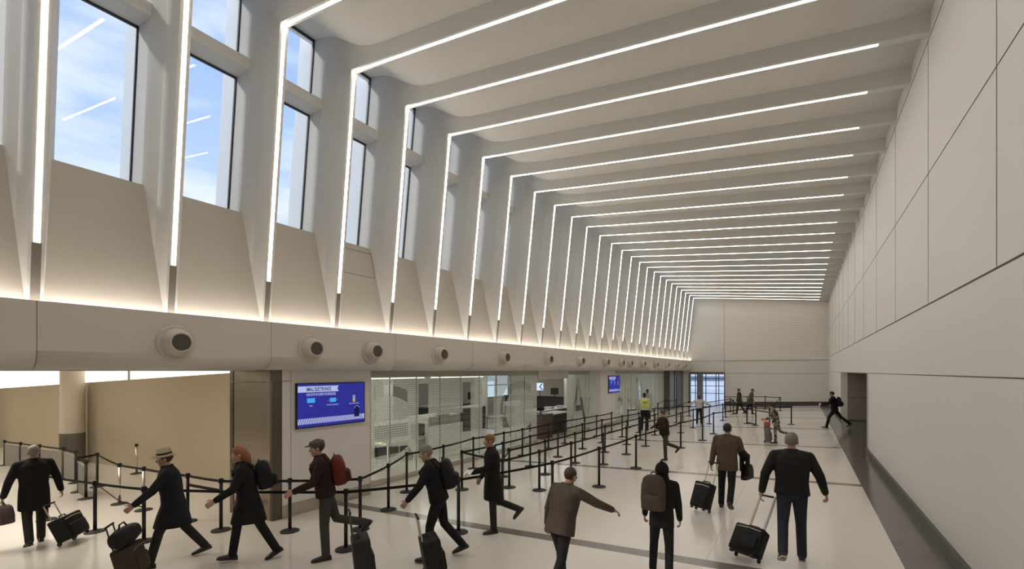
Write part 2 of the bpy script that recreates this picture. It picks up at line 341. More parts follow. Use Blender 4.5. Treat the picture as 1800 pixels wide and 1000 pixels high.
hb = tag(obj('parking_garage', bm, mat('pale_blue_concrete', (0.66, 0.72, 0.80), 0.8)), 'pale banded building outside beyond the end doorway', 'building')
bm = bmesh.new()
for z in (0.9, 2.6, 4.2): box(bm, (-34.05, 91.9, z), (-8.95, 92.2, z+0.8))
obj('deck_opening', bm, mat('blue_shadow_glass', (0.16, 0.20, 0.28), 0.4), hb)
# rear closing wall (behind the camera)
struct('wall_rear', B(((XL, YN-0.3, -3), (XR+0.3, YN, ZT+1))), PAINT, 'plain pale wall closing the hall behind the viewpoint', 'wall')
# ------------------------------------------------ ceiling: smooth, dipping up to the window heads
def rib_z(x): return Z(6.48 - 0.0955*(x+8.27))
def prof_ceiling():
    pts = [(-9.55, Z(7.44)), (-9.25, Z(7.425)), (-8.95, Z(7.37)), (-8.7, Z(7.28)), (-8.45, Z(7.14)), (-8.2, Z(6.985)), (-7.95, Z(6.85)), (-7.7, Z(6.765)), (-7.45, Z(6.715)), (-7.1, Z(6.67))]
    for x in (-6, -4, -2, 0, XR+0.05): pts.append((x, rib_z(x)+0.30))
    return pts
pc = prof_ceiling(); bm = bmesh.new()
lo = [[bm.verts.new((x, y, z)) for x, z in pc] for y in (YN, YB+0.1)]
hi = [[bm.verts.new((x, y, z+0.35)) for x, z in pc] for y in (YN, YB+0.1)]
for k in range(len(pc)-1):
    f = bm.faces.new((lo[0][k], lo[1][k], lo[1][k+1], lo[0][k+1])); f.smooth = True
    bm.faces.new((hi[0][k], hi[0][k+1], hi[1][k+1], hi[1][k]))
for e_ in (0, 1):
    for k in range(len(pc)-1): bm.faces.new((lo[e_][k], lo[e_][k+1], hi[e_][k+1], hi[e_][k]))
bm.faces.new((lo[0][0], hi[0][0], hi[1][0], lo[1][0])); bm.faces.new((lo[0][-1], lo[1][-1], hi[1][-1], hi[0][-1]))
struct('ceiling', bm, PAINT_C, 'off-white plaster ceiling curving up to the window heads', 'ceiling')
# ------------------------------------------------ ribs: each folds from a leaning fin into a ceiling beam
def glass_x(z): return -9.82 + 0.112*(z-Z(3.26))         # the leaning window plane
def fin_x(z): return -8.27 - 0.1075*(Z(6.48)-z)          # the front edge of the fins
def rib_path(d):
    """front line of the rib moved back by depth d (mitred at the knee)"""
    t1 = Vector((0.1075, 1)).normalized(); n1 = Vector((-t1.y, t1.x))
    t2 = Vector((1, -0.0955)).normalized(); n2 = Vector((-t2.y, t2.x))
    K = Vector((-8.27, Z(6.48))); a = Vector((fin_x(Z(0.50)), Z(0.50))); b = Vector((XR+0.02, rib_z(XR+0.02)))
    h = (n1+n2).normalized(); kk = K + h*(d/h.dot(n1))
    return [a+n1*d, kk, b+n2*min(d, 0.45)]
SEC = ((0.0, -0.085), (0.35, -0.135), (0.62, -0.175), (0.70, -0.195), (0.78, -0.20), (1.28, -0.20), (1.28, 0.46), (0.0, 0.085))
for i in range(-3, 26):
    y = rib_y(i); bm = bmesh.new(); R = [[], [], []]
    for d, w in SEC:
        if y+w > YB-0.02: w = YB-0.02-y
        for q, (x, z) in enumerate(rib_path(d)): R[q].append(bm.verts.new((x, y+w, z)))
    n = len(SEC)
    for a, b in ((R[0], R[1]), (R[1], R[2])):
        for k in range(n):
            f = bm.faces.new((a[k], a[(k+1) % n], b[(k+1) % n], b[k])); f.smooth = k in (1, 2, 3)
    bm.faces.new(R[0][::-1]); bm.faces.new(R[2])
    struct('trim_%d' % (i+5), bm, PAINT, 'white folded rib, %s from the end wall, rising from wall to ceiling' % (ORD[25-i]), 'rib')
    # the light line let into its edge
    y0, y1 = y-0.031, y+0.031; bm = bmesh.new(); pts = []
    t1 = Vector((0.1075, 1)).normalized(); K = Vector((-8.27, Z(6.48)))
    za = Z(1.73); A = Vector((fin_x(za), za)); E = Vector((1.10, rib_z(1.10)))
    n1 = Vector((t1.y, -t1.x)); n2 = Vector((-0.0951, -0.9955)); h = (n1+n2).normalized()
    for d in (0.004, -0.012):
        kk = K + h*(d/h.dot(n1)); pts.append([A+n1*d, kk, E+n2*d])
    V_ = [[[bm.verts.new((p.x, yy, p.y)) for yy in (y0, y1)] for p in row] for row in pts]
    for k in (0, 1):
        bm.faces.new((V_[0][k][0], V_[0][k+1][0], V_[0][k+1][1], V_[0][k][1])); bm.faces.new((V_[1][k][0], V_[1][k][1], V_[1][k+1][1], V_[1][k+1][0]))
        for s in (0, 1): bm.faces.new((V_[0][k][s], V_[1][k][s], V_[1][k+1][s], V_[0][k+1][s]))
    for k in (0, 2): bm.faces.new((V_[0][k][0], V_[0][k][1], V_[1][k][1], V_[1][k][0]))
    o = obj('strip_light', bm, STRIP); bm = bmesh.new()
    zb = Z(0.86); vs = [bm.verts.new((fin_x(z)+x, yy, z)) for z in (zb, za-0.004) for yy in (y-0.05, y+0.05) for x in (-0.01, 0.003)]
    for f in ((0, 1, 3, 2), (4, 6, 7, 5), (0, 4, 5, 1), (2, 3, 7, 6), (0, 2, 6, 4), (1, 5, 7, 3)): bm.faces.new([vs[k] for k in f])
    obj('channel_shade_strip', bm, mat('channel_shade_brown', (0.20, 0.175, 0.145), 0.6), o)  # dark colour stands in for shade in the recess below the light
    tag(o, 'glowing white light line folded from wall to ceiling, %s from the end wall' % ORD[25-i], 'light', 'folded light lines on the ribs')
# ------------------------------------------------ wall between the fins, under the windows
SILL = Z(3.10)
bm = bmesh.new(); pr = [(glass_x(SILL)-0.15, SILL), (-9.36, SILL), (-8.89, Z(0.90)), (-8.96, Z(0.42)), (glass_x(SILL)-0.15, Z(0.45))]
V_ = [[bm.verts.new((x, y, z)) for x, z in pr] for y in (YN, YB)]
for k in range(5): bm.faces.new((V_[0][k], V_[0][(k+1) % 5], V_[1][(k+1) % 5], V_[1][k]))
bm.faces.new(V_[0][::-1]); bm.faces.new(V_[1])
wl = struct('wall_left_upper', bm, TAUPE, 'cream sloping wall panels below the tall windows', 'wall')
bm = bmesh.new()                              # access hatch outline under one window
def slope_pt(y, z, d=0.004): t = (SILL-z)/(SILL-Z(0.90)); return Vector((-9.36+0.47*t+d, y, z))
for (ya, za, yb, zb) in ((7.42, 2.95, 8.35, 2.95), (7.42, 2.33, 8.35, 2.33), (7.42, 2.33, 7.42, 2.95), (8.35, 2.33, 8.35, 2.95)):
    a, b = slope_pt(ya, Z(za)), slope_pt(yb, Z(zb)); w = 0.006
    if ya == yb: quad(bm, (a+Vector((0, -w, 0)), a+Vector((0, w, 0)), b+Vector((0, w, 0)), b+Vector((0, -w, 0))))
    else: quad(bm, (slope_pt(ya, Z(za)-w), slope_pt(yb, Z(zb)-w), slope_pt(yb, Z(zb)+w), slope_pt(ya, Z(za)+w)))
obj('hatch_joint', bm, GROOVE, wl)
# ------------------------------------------------ windows
ZH, ZTR = Z(7.36), Z(5.80)
for i in range(-1, 25):
    y0, y1 = rib_y(i)+0.44, rib_y(i+1)-0.20
    w = tag(bpy.data.objects.new('window_%d' % (i+2), None), 'tall leaning two-pane window, %s from the end wall' % ORD[24-i], 'window', 'tall windows between the fins', 'structure')
    COL.objects.link(w); w.location = (glass_x(SILL), (y0+y1)/2, SILL); INV = Matrix.Translation(-w.location)
    def wp(name, bm, m):
        o = obj(name, bm, m, w); o.matrix_parent_inverse = INV; return o
    def lean(bm, za, zb, ya, yb, xa, xb):       # a bar parallel to the leaning glass
        vs = [bm.verts.new((glass_x(z)+x, y, z)) for z in (za, zb) for y in (ya, yb) for x in (xa, xb)]
        for f in ((0, 1, 3, 2), (4, 6, 7, 5), (0, 4, 5, 1), (2, 3, 7, 6), (0, 2, 6, 4), (1, 5, 7, 3)): bm.faces.new([vs[k] for k in f])
    for za, zb in ((SILL, ZTR), (ZTR+0.15, ZH+0.15)):
        bm = bmesh.new(); lean(bm, za, zb, y0, y1, -0.006, 0.0); wp('pane', bm, GLASS)
    bm = bmesh.new(); lean(bm, SILL, ZH+0.1, y1-0.022, y1, -0.03, 0.012)
    lean(bm, ZTR-0.032, ZTR, y0, y1, -0.03, 0.012); lean(bm, ZH+0.03, ZH+0.15, y0, y1, -0.03, 0.012); wp('window_frame', bm, FRAME)
    bm = bmesh.new(); lean(bm, ZTR, ZTR+0.20, y0-0.1, y1+0.02, -0.05, 0.46); wp('transom', bm, PAINT)
# white outside fins in daylight
for i in range(0, 26):
    y = rib_y(i); bm = bmesh.new(); vs = []
    for z in (SILL-0.5, ZH+1.0):
        for yy in (y-0.16, min(y+0.42, YB+0.3)):
            for x in (-0.62, -0.05): vs.append(bm.verts.new((glass_x(z)+x, yy, z)))
    for f in ((0, 1, 3, 2), (4, 6, 7, 5), (0, 4, 5, 1), (2, 3, 7, 6), (0, 2, 6, 4), (1, 5, 7, 3)): bm.faces.new([vs[k] for k in f])
    struct('trim_%d' % (i+40), bm, mat('white_cladding', (0.80, 0.82, 0.84), 0.6), 'white outside fin behind the glass, %s from the end wall' % ORD[25-i], 'fin')
# ------------------------------------------------ bulkhead with rounded underside and the cove behind it
XBK = -8.65
def bulk_profile():
    p = [(-8.96, Z(0.42)), (-8.72, Z(0.42)), (-8.69, Z(0.935)), (XBK, Z(0.935))]
    p += [(XBK, Z(0.272)), (XBK, Z(0.26))]
    for k in range(1, 9):
        a = math.pi/2*k/8; p.append((XBK-0.24*(1-math.cos(a)), Z(0.26-0.24*math.sin(a))))
    p += [(-9.75, Z(0.02)), (-9.75, Z(0.42))]
    return p
bp = bulk_profile(); bm = bmesh.new(); ys = [YN]+[2.05+3.244*k for k in range(-2, 14)]+[YB]
for a, b in zip(ys, ys[1:]):
    if b-a < 0.02: continue
    r0 = [bm.verts.new((x, a+0.004, z)) for x, z in bp]; r1 = [bm.verts.new((x, b-0.004, z)) for x, z in bp]; n = len(bp)
    for k in range(n):
        f = bm.faces.new((r0[k], r0[(k+1) % n], r1[(k+1) % n], r1[k])); f.smooth = 4 <= k <= 12
    bm.faces.new(r0[::-1]); bm.faces.new(r1)
tb = struct('trim_bulkhead', bm, mat('bulkhead_paint', (0.62, 0.58, 0.52), 0.6, spec=0.3, noise=(1.0, 0.02)), 'long curved white bulkhead running under the windows', 'bulkhead')
obj('seam_light_stop', B(((-8.688, YN, Z(0.28)), (-8.656, YB-0.02, Z(0.925)))), GROOVE, tb)  # added inside the lip to block cove light leaking through the seams
struct('trim_cove_light', B(((-8.745, YN, Z(0.72)), (-8.705, YB-0.05, Z(0.80)))), COVE, 'hidden light strip glowing up behind the bulkhead', 'light')
struct('trim_cove_back', B(((-10.4, YN, Z(0.0)), (-9.7, YB, Z(0.45)))), PAINT, 'flat soffit behind the bulkhead', 'soffit')
# jet nozzles on the bulkhead
NOZ = [312, 548, 655, 773, 885, 963, 1020, 1065, 1092, 1107, 1130, 1153, 1173, 1190, 1204]
def nozzle_mesh():
    b1 = bmesh.new(); lathe(b1, ((0.29, 0.0), (0.29, 0.014), (0.275, 0.034), (0.225, 0.040)), 32)
    b2 = bmesh.new(); lathe(b2, ((0.228, 0.03), (0.222, 0.075), (0.205, 0.14), (0.180, 0.205), (0.160, 0.25), (0.150, 0.258), (0.136, 0.255), (0.132, 0.22)), 32)
    b3 = bmesh.new(); lathe(b3, ((0.131, 0.20), (0.131, 0.238), (0.05, 0.238)), 28)
    out = []
    for n_, b in (('flange', b1), ('nozzle', b2), ('grille', b3)):
        bmesh.ops.recalc_face_normals(b, faces=b.faces); me = bpy.data.meshes.new(n_); b.to_mesh(me); b.free()
        me.polygons.foreach_set('use_smooth', [n_ == 'nozzle']*len(me.polygons)); out.append((n_, me))
    return out
NM = nozzle_mesh()
for (n_, me), mm in zip(NM, (TAUPE, TAUPE, GRILLE)): me.materials.append(mm)
for k, u in enumerate(NOZ):
    d = ray(u-2.5, 600); y = XBK/d.x*d.y
    t = thing('air_nozzle', 'round white jet air nozzle on the bulkhead, %s from the near end' % ORD[k], 'air nozzle', (XBK, y, Z(0.455)), (0, math.pi/2, 0), 'jet nozzles along the bulkhead')
    for n_, me in NM:
        o = link(n_, me, t)
        if n_ == 'nozzle': o.rotation_euler = (0.10, 0.0, 0)
        if n_ == 'grille': o.rotation_euler = (0.10, 0.0, 0)
# ------------------------------------------------ steel column, screen panels, glass wall
XP, XG = -9.12, -9.75
def zt(x, y): return Z(0.03)
col = tag(bpy.data.objects.new('trim_2', None), 'polished bronze steel column at the corner of the lobby', 'column', kind='structure'); COL.objects.link(col); cy0 = 5.62
def col_part(n_, x0, x1, m, dy=0.0):
    bm = bmesh.new(); zs = fz(-9.8, 5)-0.1; box(bm, (x0, cy0+dy, zs), (x1, cy0+0.38, Z(-0.235))); box(bm, (x0, cy0+dy, Z(-0.225)), (x1, cy0+0.38, Z(0.02))); o_ = obj(n_, bm, m, col)
DBR = mat('dark_bronze', (0.15, 0.125, 0.10), 0.3, metal=1.0)
col_part('column_edge', -10.71, -10.58, DBR, -0.01); col_part('column_panel', -10.57, -9.475, BRONZE); col_part('column_strip', -9.465, -9.215, BRONZE, -0.004); col_part('corner_edge', -9.207, -9.13, DBR, -0.008)
for k, y0 in enumerate((6.02, 24.0)):
    y1 = y0+2.12; X0 = XP
    p = tag(bpy.data.objects.new('trim_%d' % (k+3), None), ('cream wall panel with steel base beside the bronze column', 'cream wall panel with steel base far along the glass wall')[k], 'wall panel', kind='structure'); COL.objects.link(p)
    zt_ = Z(-0.21); zl = Z(-1.30); jn = 0.006
    bm = B(((-9.7, y0, zl), (X0, y1, zt_-jn)), ((-9.7, y0, zt_+jn), (X0, y1, Z(0.02))), ((-9.7, y0, fz(X0, y1)-0.1), (X0, y1, zl-jn)), ((-9.7, y0+0.005, -0.6), (X0-0.012, y1-0.005, Z(0.0))))
    box(bm, (-9.7, y0-0.20, -0.6), (X0-0.0, y0-0.012, zt_-jn)); box(bm, (-9.7, y0-0.20, zt_+jn), (X0, y0-0.012, Z(0.02)))
    obj('panel_face', bm, PAINT_R, p)
    bm = slab_along(X0-0.02, X0+0.012, y0-0.21, y1, 0.27); obj('steel_base', bm, STEEL, p)
    bm = B(((-9.72, y1, -0.6), (X0-0.02, y1+0.05, Z(0.02)))); obj('steel_edge', bm, SILVER, p)
def screen(y0, loc_label, small):
    w, h = 1.82, 0.97; t = thing('display_screen', loc_label, 'screen', (XP+0.002, y0, Z(-1.23)), (math.pi/2, 0, math.pi/2), 'blue wall screens')
    # local x runs along the wall, local y up, local z out of the wall
    bm = bmesh.new(); box(bm, (0, 0, 0), (w, h, 0.05)); obj('bezel', bm, mat('black_bezel', (0.01, 0.01, 0.012), 0.35), t)
    def em(n_, c, s=1.0): return mat('screen_'+n_, (0, 0, 0), 0.5, emit=c, estr=s, spec=0.1)
    blue = em('blue', (0.030, 0.032, 0.30), 1.0); lav = em('lavender', (0.50, 0.53, 0.86), 1.0); navy = em('navy', (0.01, 0.01, 0.08)); cyan = em('cyan', (0.07, 0.40, 0.92)); yel = em('yellow', (0.55, 0.42, 0.12))
    bm = bmesh.new(); box(bm, (0.025, 0.025, 0.048), (w-0.025, h-0.025, 0.052)); obj('screen_face', bm, blue, t)
    z = 0.0525
    bm = bmesh.new(); bm.faces.new([bm.verts.new(p) for p in ((0.025, 0.77, z), (1.06, 0.77, z), (1.02, 0.835, z), (1.06, 0.90, z), (0.025, 0.90, z))]); obj('ribbon', bm, lav, t)
    def wr(s, size, x, y, m, bold, al='LEFT', sx=1.0):
        b = text_bm(s, size, bold, al, sx); bmesh.ops.translate(b, vec=(x, y, z+0.001), verts=b.verts); return obj('lettering', b, m, t)
    wr('SMALL ELECTRONICS', 0.105, 0.225, 0.797, navy, 0.003, sx=0.62)
    wr('CAN STAY IN CARRY-ON BAGGAGE', 0.085, 0.225, 0.69, lav, 0.0015, sx=0.54)
    for x, s in ((0.34, 'Tablets'), (0.90, 'Portable Gaming Systems'), (1.50, 'Music and MP3 Players')):
        wr(s, 0.042, x, 0.46 if x < 1.4 else 0.455, lav, 0.0004, 'CENTER', 0.75)
    for x0_, x1_, yb, yt in ((0.245, 0.44, 0.54, 0.64), (0.82, 0.985, 0.53, 0.625)):
        bm = bmesh.new(); box(bm, (x0_, yb, z), (x1_, yt, z+0.001)); obj('tablet_icon', bm, cyan, t)
    for x in (0.785, 1.02):
        bm = bmesh.new(); lathe(bm, ((0.016, 0), (0.016, 0.001)), 12, Matrix.Translation((x, 0.575, z))); obj('controller_icon', bm, em('rose', (0.30, 0.10, 0.22)), t)
    bm = bmesh.new(); box(bm, (1.455, 0.505, z), (1.525, 0.66, z+0.001)); obj('player_icon', bm, yel, t)
    bm = bmesh.new(); box(bm, (1.465, 0.585, z+0.001), (1.515, 0.65, z+0.002)); obj('player_screen', bm, cyan, t)
    bm = bmesh.new(); q = 0.085
    quad(bm, ((0.025, q, z), (w-0.025, q, z), (w-0.025, q+0.12, z), (0.025, q+0.12, z))); obj('conveyor_band', bm, lav, t)
    bm = bmesh.new(); x = 0.03
    while x < w-0.09: quad(bm, ((x+0.035, q, z+0.001), (x+0.05, q, z+0.001), (x+0.015, q+0.12, z+0.001), (x, q+0.12, z+0.001))); x += 0.04
    obj('conveyor_stripe', bm, em('indigo', (0.03, 0.035, 0.26)), t)
    bm = bmesh.new(); bm.faces.new([bm.verts.new(p) for p in ((1.50, 0.15, z+0.002), (1.64, 0.15, z+0.002), (1.65, 0.34, z+0.002), (1.61, 0.42, z+0.002), (1.53, 0.42, z+0.002), (1.49, 0.34, z+0.002))]); obj('backpack_icon', bm, navy, t)
    bm = bmesh.new()
    for a in range(9):
        b0, b1 = math.pi*(0.15+a*0.08), math.pi*(0.15+(a+1)*0.08)
        quad(bm, [(1.575+r*math.cos(b)*0.8, 0.30+r*math.sin(b), z+0.003) for r, b in ((0.10, b0), (0.112, b0), (0.112, b1), (0.10, b1))])
    obj('backpack_outline', bm, em('pale', (0.35, 0.38, 0.6)), t)
screen(6.11, 'blue information screen with baggage advice beside the bronze column', False)
screen(24.95, 'blue information screen far along the glass wall, past the first letters', True)
# glass wall: panes, frit with clear letters, sill and head channel
def glass_wall(name, edges, letters, label):
    g = thing(name, label, 'glass wall', (XG, edges[0], 0)); y00 = edges[0]
    ztop, zbot = Z(-0.02), -0.36
    fb = bmesh.new(); full = None
    # letters are clear: cut them out of the frit with an even-odd filled curve
    cu = bpy.data.curves.new('f', 'CURVE'); cu.dimensions = '2D'; cu.fill_mode = 'BOTH'
    def spl(pts):
        s = cu.splines.new('POLY'); s.points.add(len(pts)-1); s.use_cyclic_u = True
        for p_, q_ in zip(s.points, pts): p_.co = (q_[0], q_[1], 0, 1)
    spl(((edges[0], zbot), (edges[-1], zbot), (edges[-1], Z(-0.17)), (edges[0], Z(-0.17))))
    for ch, ya, yb in letters:
        z0, z1 = Z(-2.72), Z(-0.38)
        fc = bpy.data.curves.new('l', 'FONT'); fc.body = ch; fc.size = 1; fc.offset = 0.085; fc.fill_mode = 'NONE'; fc.resolution_u = 6
        fo = bpy.data.objects.new('l', fc); COL.objects.link(fo); dg = bpy.context.evaluated_depsgraph_get()
        me = bpy.data.meshes.new_from_object(fo.evaluated_get(dg))
        co = [v.co.copy() for v in me.vertices]; adj = {}
        for e_ in me.edges:
            a, b = e_.vertices; adj.setdefault(a, []).append(b); adj.setdefault(b, []).append(a)
        x0, x1 = min(c.x for c in co), max(c.x for c in co); q0, q1 = min(c.y for c in co), max(c.y for c in co)
        seen = set()
        for s0 in adj:
            if s0 in seen: continue
            loop = [s0]; seen.add(s0)
            while True:
                nx = [k for k in adj[loop[-1]] if k not in seen]
                if not nx: break
                loop.append(nx[0]); seen.add(nx[0])
            if len(loop) > 2: spl([(ya+(co[k].x-x0)/(x1-x0)*(yb-ya), z0+(co[k].y-q0)/(q1-q0)*(z1-z0)) for k in loop])
        bpy.data.objects.remove(fo); bpy.data.curves.remove(fc); bpy.data.meshes.remove(me)
    co_ = bpy.data.objects.new('f', cu); COL.objects.link(co_); dg = bpy.context.evaluated_depsgraph_get()
    fm = bpy.data.meshes.new_from_object(co_.evaluated_get(dg)); bpy.data.objects.remove(co_)
    for a, b in zip(edges, edges[1:]):
        bm = bmesh.new(); box(bm, (-0.012, a+0.004-y00, zbot-0.1), (0, b-0.004-y00, ztop)); pane = obj('pane', bm, GLASS_S, g)
        bm = bmesh.new(); bm.from_mesh(fm)
        for p_, nn in ((a+0.004, (-1, 0, 0)), (b-0.004, (1, 0, 0))):
            bmesh.ops.bisect_plane(bm, geom=list(bm.verts)+list(bm.edges)+list(bm.faces), plane_co=(p_, 0, 0), plane_no=nn, clear_outer=True)
        for v in bm.verts: v.co = Vector((0.003, v.co.x-y00, v.co.y))
        obj('frit', bm, FRIT, pane)
    bm = bmesh.new(); y0, y1 = edges[0], edges[-1]
    vs = [bm.verts.new((x, y-y00, fz(XG, y)+h)) for y in (y0, y1) for x in (-0.04, 0.035) for h in (-0.05, 0.15)]
    for f in ((0, 1, 3, 2), (4, 6, 7, 5), (0, 4, 5, 1), (2, 3, 7, 6), (0, 2, 6, 4), (1, 5, 7, 3)): bm.faces.new([vs[k] for k in f])
    obj('steel_sill', bm, SILVER, g)
    bm = bmesh.new(); box(bm, (-0.04, 0, Z(-0.17)), (0.035, y1-y0, Z(0.02)))
    obj('head_channel', bm, mat('grey_channel', (0.40, 0.39, 0.35), 0.5), g)
    bm = bmesh.new()
    for a in edges[1:-1]: box(bm, (-0.014, a-0.006-y00, -0.4), (0.006, a+0.006-y00, Z(-0.02)))
    obj('pane_seam', bm, mat('dark_sealant', (0.05, 0.05, 0.045), 0.6), g)
    return g
E1 = [8.30]+[9.40+1.065*k for k in range(9)]
glass_wall('glass_wall', E1, (('C', 7.9, 10.12), ('H', 10.55, 13.15), ('I', 13.85, 14.60), ('C', 15.0, 17.4)), 'frosted glass wall with clear letters between screen panel and doorway')
E2 = [21.2+k*1.07 for k in range(3)]+[23.75]
glass_wall('glass_wall', [20.95, 22.1, 23.25, 23.74], (('A', 21.35, 23.35),), 'short frosted glass wall with a clear letter A beyond the doorway')
E3 = [26.25+k*1.2 for k in range(12)]
glass_wall('glass_wall', E3, (('G', 26.9, 29.3), ('O', 30.2, 33.3)), 'last frosted glass wall beyond the far blue screen')
struct('trim_head', B(((XG-0.12, E1[-1], Z(-0.36)), (XG+0.08, 20.95, Z(0.03)))), PAINT, 'plain cream head over the opening in the glass wall', 'lintel')
bm = bmesh.new()
for y, w in ((39.5, 1.5), (41.3, 0.5), (42.1, 2.4)): box(bm, (-9.7, y, -0.8), (-9.2, y+w, Z(0.02)))
struct('trim_5', bm, mat('bronze_cladding', (0.16, 0.13, 0.105), 0.35, metal=0.8), 'dark bronze metal cladding at the far end of the glass wall', 'cladding')
# ================================================================ rooms behind
XRM = -21.0
struct('wall_security_far', B(((XRM-0.2, 7.45, -1.5), (XRM, YB, 3.2))), mat('grey_room_paint', (0.50, 0.48, 0.44), 0.7), 'grey wall at the far side of the screening room', 'wall')
struct('ceiling_security', B(((XRM, 7.45, 3.05), (-9.7, YB, 3.2))), PAINT, 'flat ceiling of the screening room', 'ceiling')
struct('wall_security_end', B(((XRM, YB-0.3, -1.5), (-9.7, YB, 3.2))), PAINT, 'end wall of the screening room', 'wall')
bm = bmesh.new(); vs = []
for x in (-9.75, XL): vs.append([bm.verts.new((x, y, z)) for y, z in ((7.25, fz(x, 7)-0.1), (7.45, fz(x, 7)-0.1), (7.45, fz(x, 7)+3.17), (7.25, fz(x, 7)+3.17))])
for k in range(4): bm.faces.new((vs[0][k], vs[0][(k+1) % 4], vs[1][(k+1) % 4], vs[1][k]))
bm.faces.new(vs[0]); bm.faces.new(vs[1][::-1])
wl2 = struct('wall_lobby', bm, WARMW, 'tan partition wall across the side lobby', 'wall')
struct('window_40', B(((XL, 7.46, -1.5), (-9.8, 7.5, 3.2))), mat('clerestory_glow', (0.8, 0.8, 0.78), 0.6, emit=(1, 0.95, 0.86), estr=1.5), 'bright white lit band above the tan partition', 'clerestory')
struct('ceiling_lobby', B(((XL, YN, Z(0.45)), (-9.72, 7.5, Z(0.65)))), PAINT, 'flat ceiling of the side lobby', 'ceiling')
struct('wall_lobby_end', B(((XL-0.2, YN, -3), (XL, 7.5, 3.4))), WARMW, 'tan wall at the far end of the side lobby', 'wall')
p = fl(124, 816); cl = tag(bpy.data.objects.new('trim_6', None), 'round cream column with dark base wrap in the side lobby', 'column', kind='structure'); COL.objects.link(cl); cl.location = (p.x, 6.75, p.z)
bm = bmesh.new(); lathe(bm, ((0.37, 1.2), (0.37, 4.2)), 28); obj('shaft', bm, mat('cream_column', (0.62, 0.55, 0.44), 0.6), cl, smooth=False)
bm = bmesh.new(); lathe(bm, ((0.385, -0.05), (0.385, 1.22)), 28); obj('base_wrap', bm, mat('speckled_base', (0.15, 0.13, 0.105), 0.6, noise=(25, 0.3)), cl)
# lamp builder; the ceiling panels are unseen, added to light both rooms
def lamp_panel(name, lo, hi, s, label, col=(1, 0.93, 0.82), group=None, rods=None):
    m = mat('lamp_%s_%g' % (name, s), (0.9, 0.9, 0.88), 0.5, emit=col, estr=s)
    t = thing(name, label, 'light', ((lo[0]+hi[0])/2, (lo[1]+hi[1])/2, lo[2]), group=group)
    c = Vector(t.location); bm = B((tuple(Vector(lo)-c), tuple(Vector(hi)-c))); obj('diffuser', bm, m, t)
    if rods:
        for yy in (lo[1]+0.3, hi[1]-0.3): obj('hanger_rod', B(((-0.008, yy-c.y-0.008, 0), (0.008, yy-c.y+0.008, rods-lo[2]))), SILVER, t)
    a, b = Vector(lo)-c, Vector(hi)-c; bm = B(((a.x-0.03, a.y-0.03, b.z-0.005), (b.x+0.03, b.y+0.03, b.z+0.03))); obj('housing', bm, SILVER, t)
for k, x in enumerate((-13, -20, -27, -34)):  # out-of-view lamps added to brighten the tan partition and lobby
    lamp_panel('added_fill_panel', (x-0.6, 1.0, Z(0.40)), (x+0.6, 4.0, Z(0.44)), 14, 'square ceiling light over the side lobby, %s from the hall' % ORD[k], group='side lobby ceiling lights')
for k, y in enumerate((11, 17, 23, 29, 35, 41)):  # out-of-view lamps added to brighten the frit and the room behind
    lamp_panel('added_fill_panel', (-16.5, y-0.5, 3.0), (-12.5, y+0.5, 3.04), 6.5, 'ceiling light over the screening room, %s from the near end' % ORD[k], (1, 0.98, 0.95), 'screening room ceiling lights')
# ================================================================ BELT POSTS
def stanchion_meshes(pm, hm):
    out = []
    b = bmesh.new(); lathe(b, ((0.172, -0.012), (0.172, 0.010), (0.165, 0.020), (0.10, 0.032), (0.045, 0.040), (0.036, 0.055)), 28); out.append(('base', b, RUBBER, True))
    b = bmesh.new(); lathe(b, ((0.031, 0.03), (0.031, 0.92)), 18); out.append(('pole', b, pm, True))
    b = bmesh.new(); lathe(b, ((0.033, 0.905), (0.039, 0.912), (0.039, 0.985), (0.035, 0.997), (0.02, 1.0)), 18)
    for a in range(4): box(b, (-0.016, 0.0, 0.915), (0.016, 0.045, 0.98), Matrix.Rotation(a*math.pi/2, 4, 'Z'))
    out.append(('belt_head', b, hm, False))
    res = []
    for n_, b, m, s in out:
        bmesh.ops.recalc_face_normals(b, faces=b.faces); me = bpy.data.meshes.new(n_); b.to_mesh(me); b.free(); me.materials.append(m)
        if n_ == 'pole' : me.polygons.foreach_set('use_smooth', [len(p.vertices) == 4 for p in me.polygons])
        res.append((n_, me))
    return res
SM = {'black': stanchion_meshes(BLACK, BLACK), 'silver': stanchion_meshes(SILVER, BLACK)}
POSTS = {}
def post(u, v, label, kind='black', group=None):
    p = fl(u, v); t = thing('belt_stanchion', label, 'belt barrier post', p, random.uniform(0, 6.28), group)
    for n_, me in SM[kind]: link(n_, me, t)
    t.rotation_euler.z = 0; POSTS[(u, v)] = t; return t
def belt(a, b, z=0.945, h=0.048, sag=0.012, name='belt'):
    """webbing drawn from post a to post b; it belongs to the post it is drawn from"""
    A, Bp = POSTS[a], POSTS[b]; pa, pb = Vector(A.location), Vector(Bp.location); d = pb-pa; L = d.length
    n = Vector((-d.y, d.x, 0)).normalized()*0.0015; bm = bmesh.new(); N = 8; prev = None
    for k in range(N+1):
        s = k/N; q = d*s; q.z += z - sag*4*s*(1-s)*L/2
        ring = [bm.verts.new(q+n*sg+Vector((0, 0, dz))) for sg, dz in ((1, h/2), (1, -h/2), (-1, -h/2), (-1, h/2))]
        if prev:
            for j in range(4): bm.faces.new((prev[j], prev[(j+1) % 4], ring[(j+1) % 4], ring[j]))
        else: bm.faces.new(ring[::-1])
        prev = ring
    bm.faces.new(prev); obj(name, bm, BELT, A)
def row(pts, desc, kind='black', group=None, belts=True):
    new = [p for p in pts if p not in POSTS]; k = 0
    for p in pts:
        if p in POSTS: continue
        post(p[0], p[1], desc % ORD[k], kind, group); k += 1
    if belts:
        for a, b in zip(pts, pts[1:]): belt(a, b)
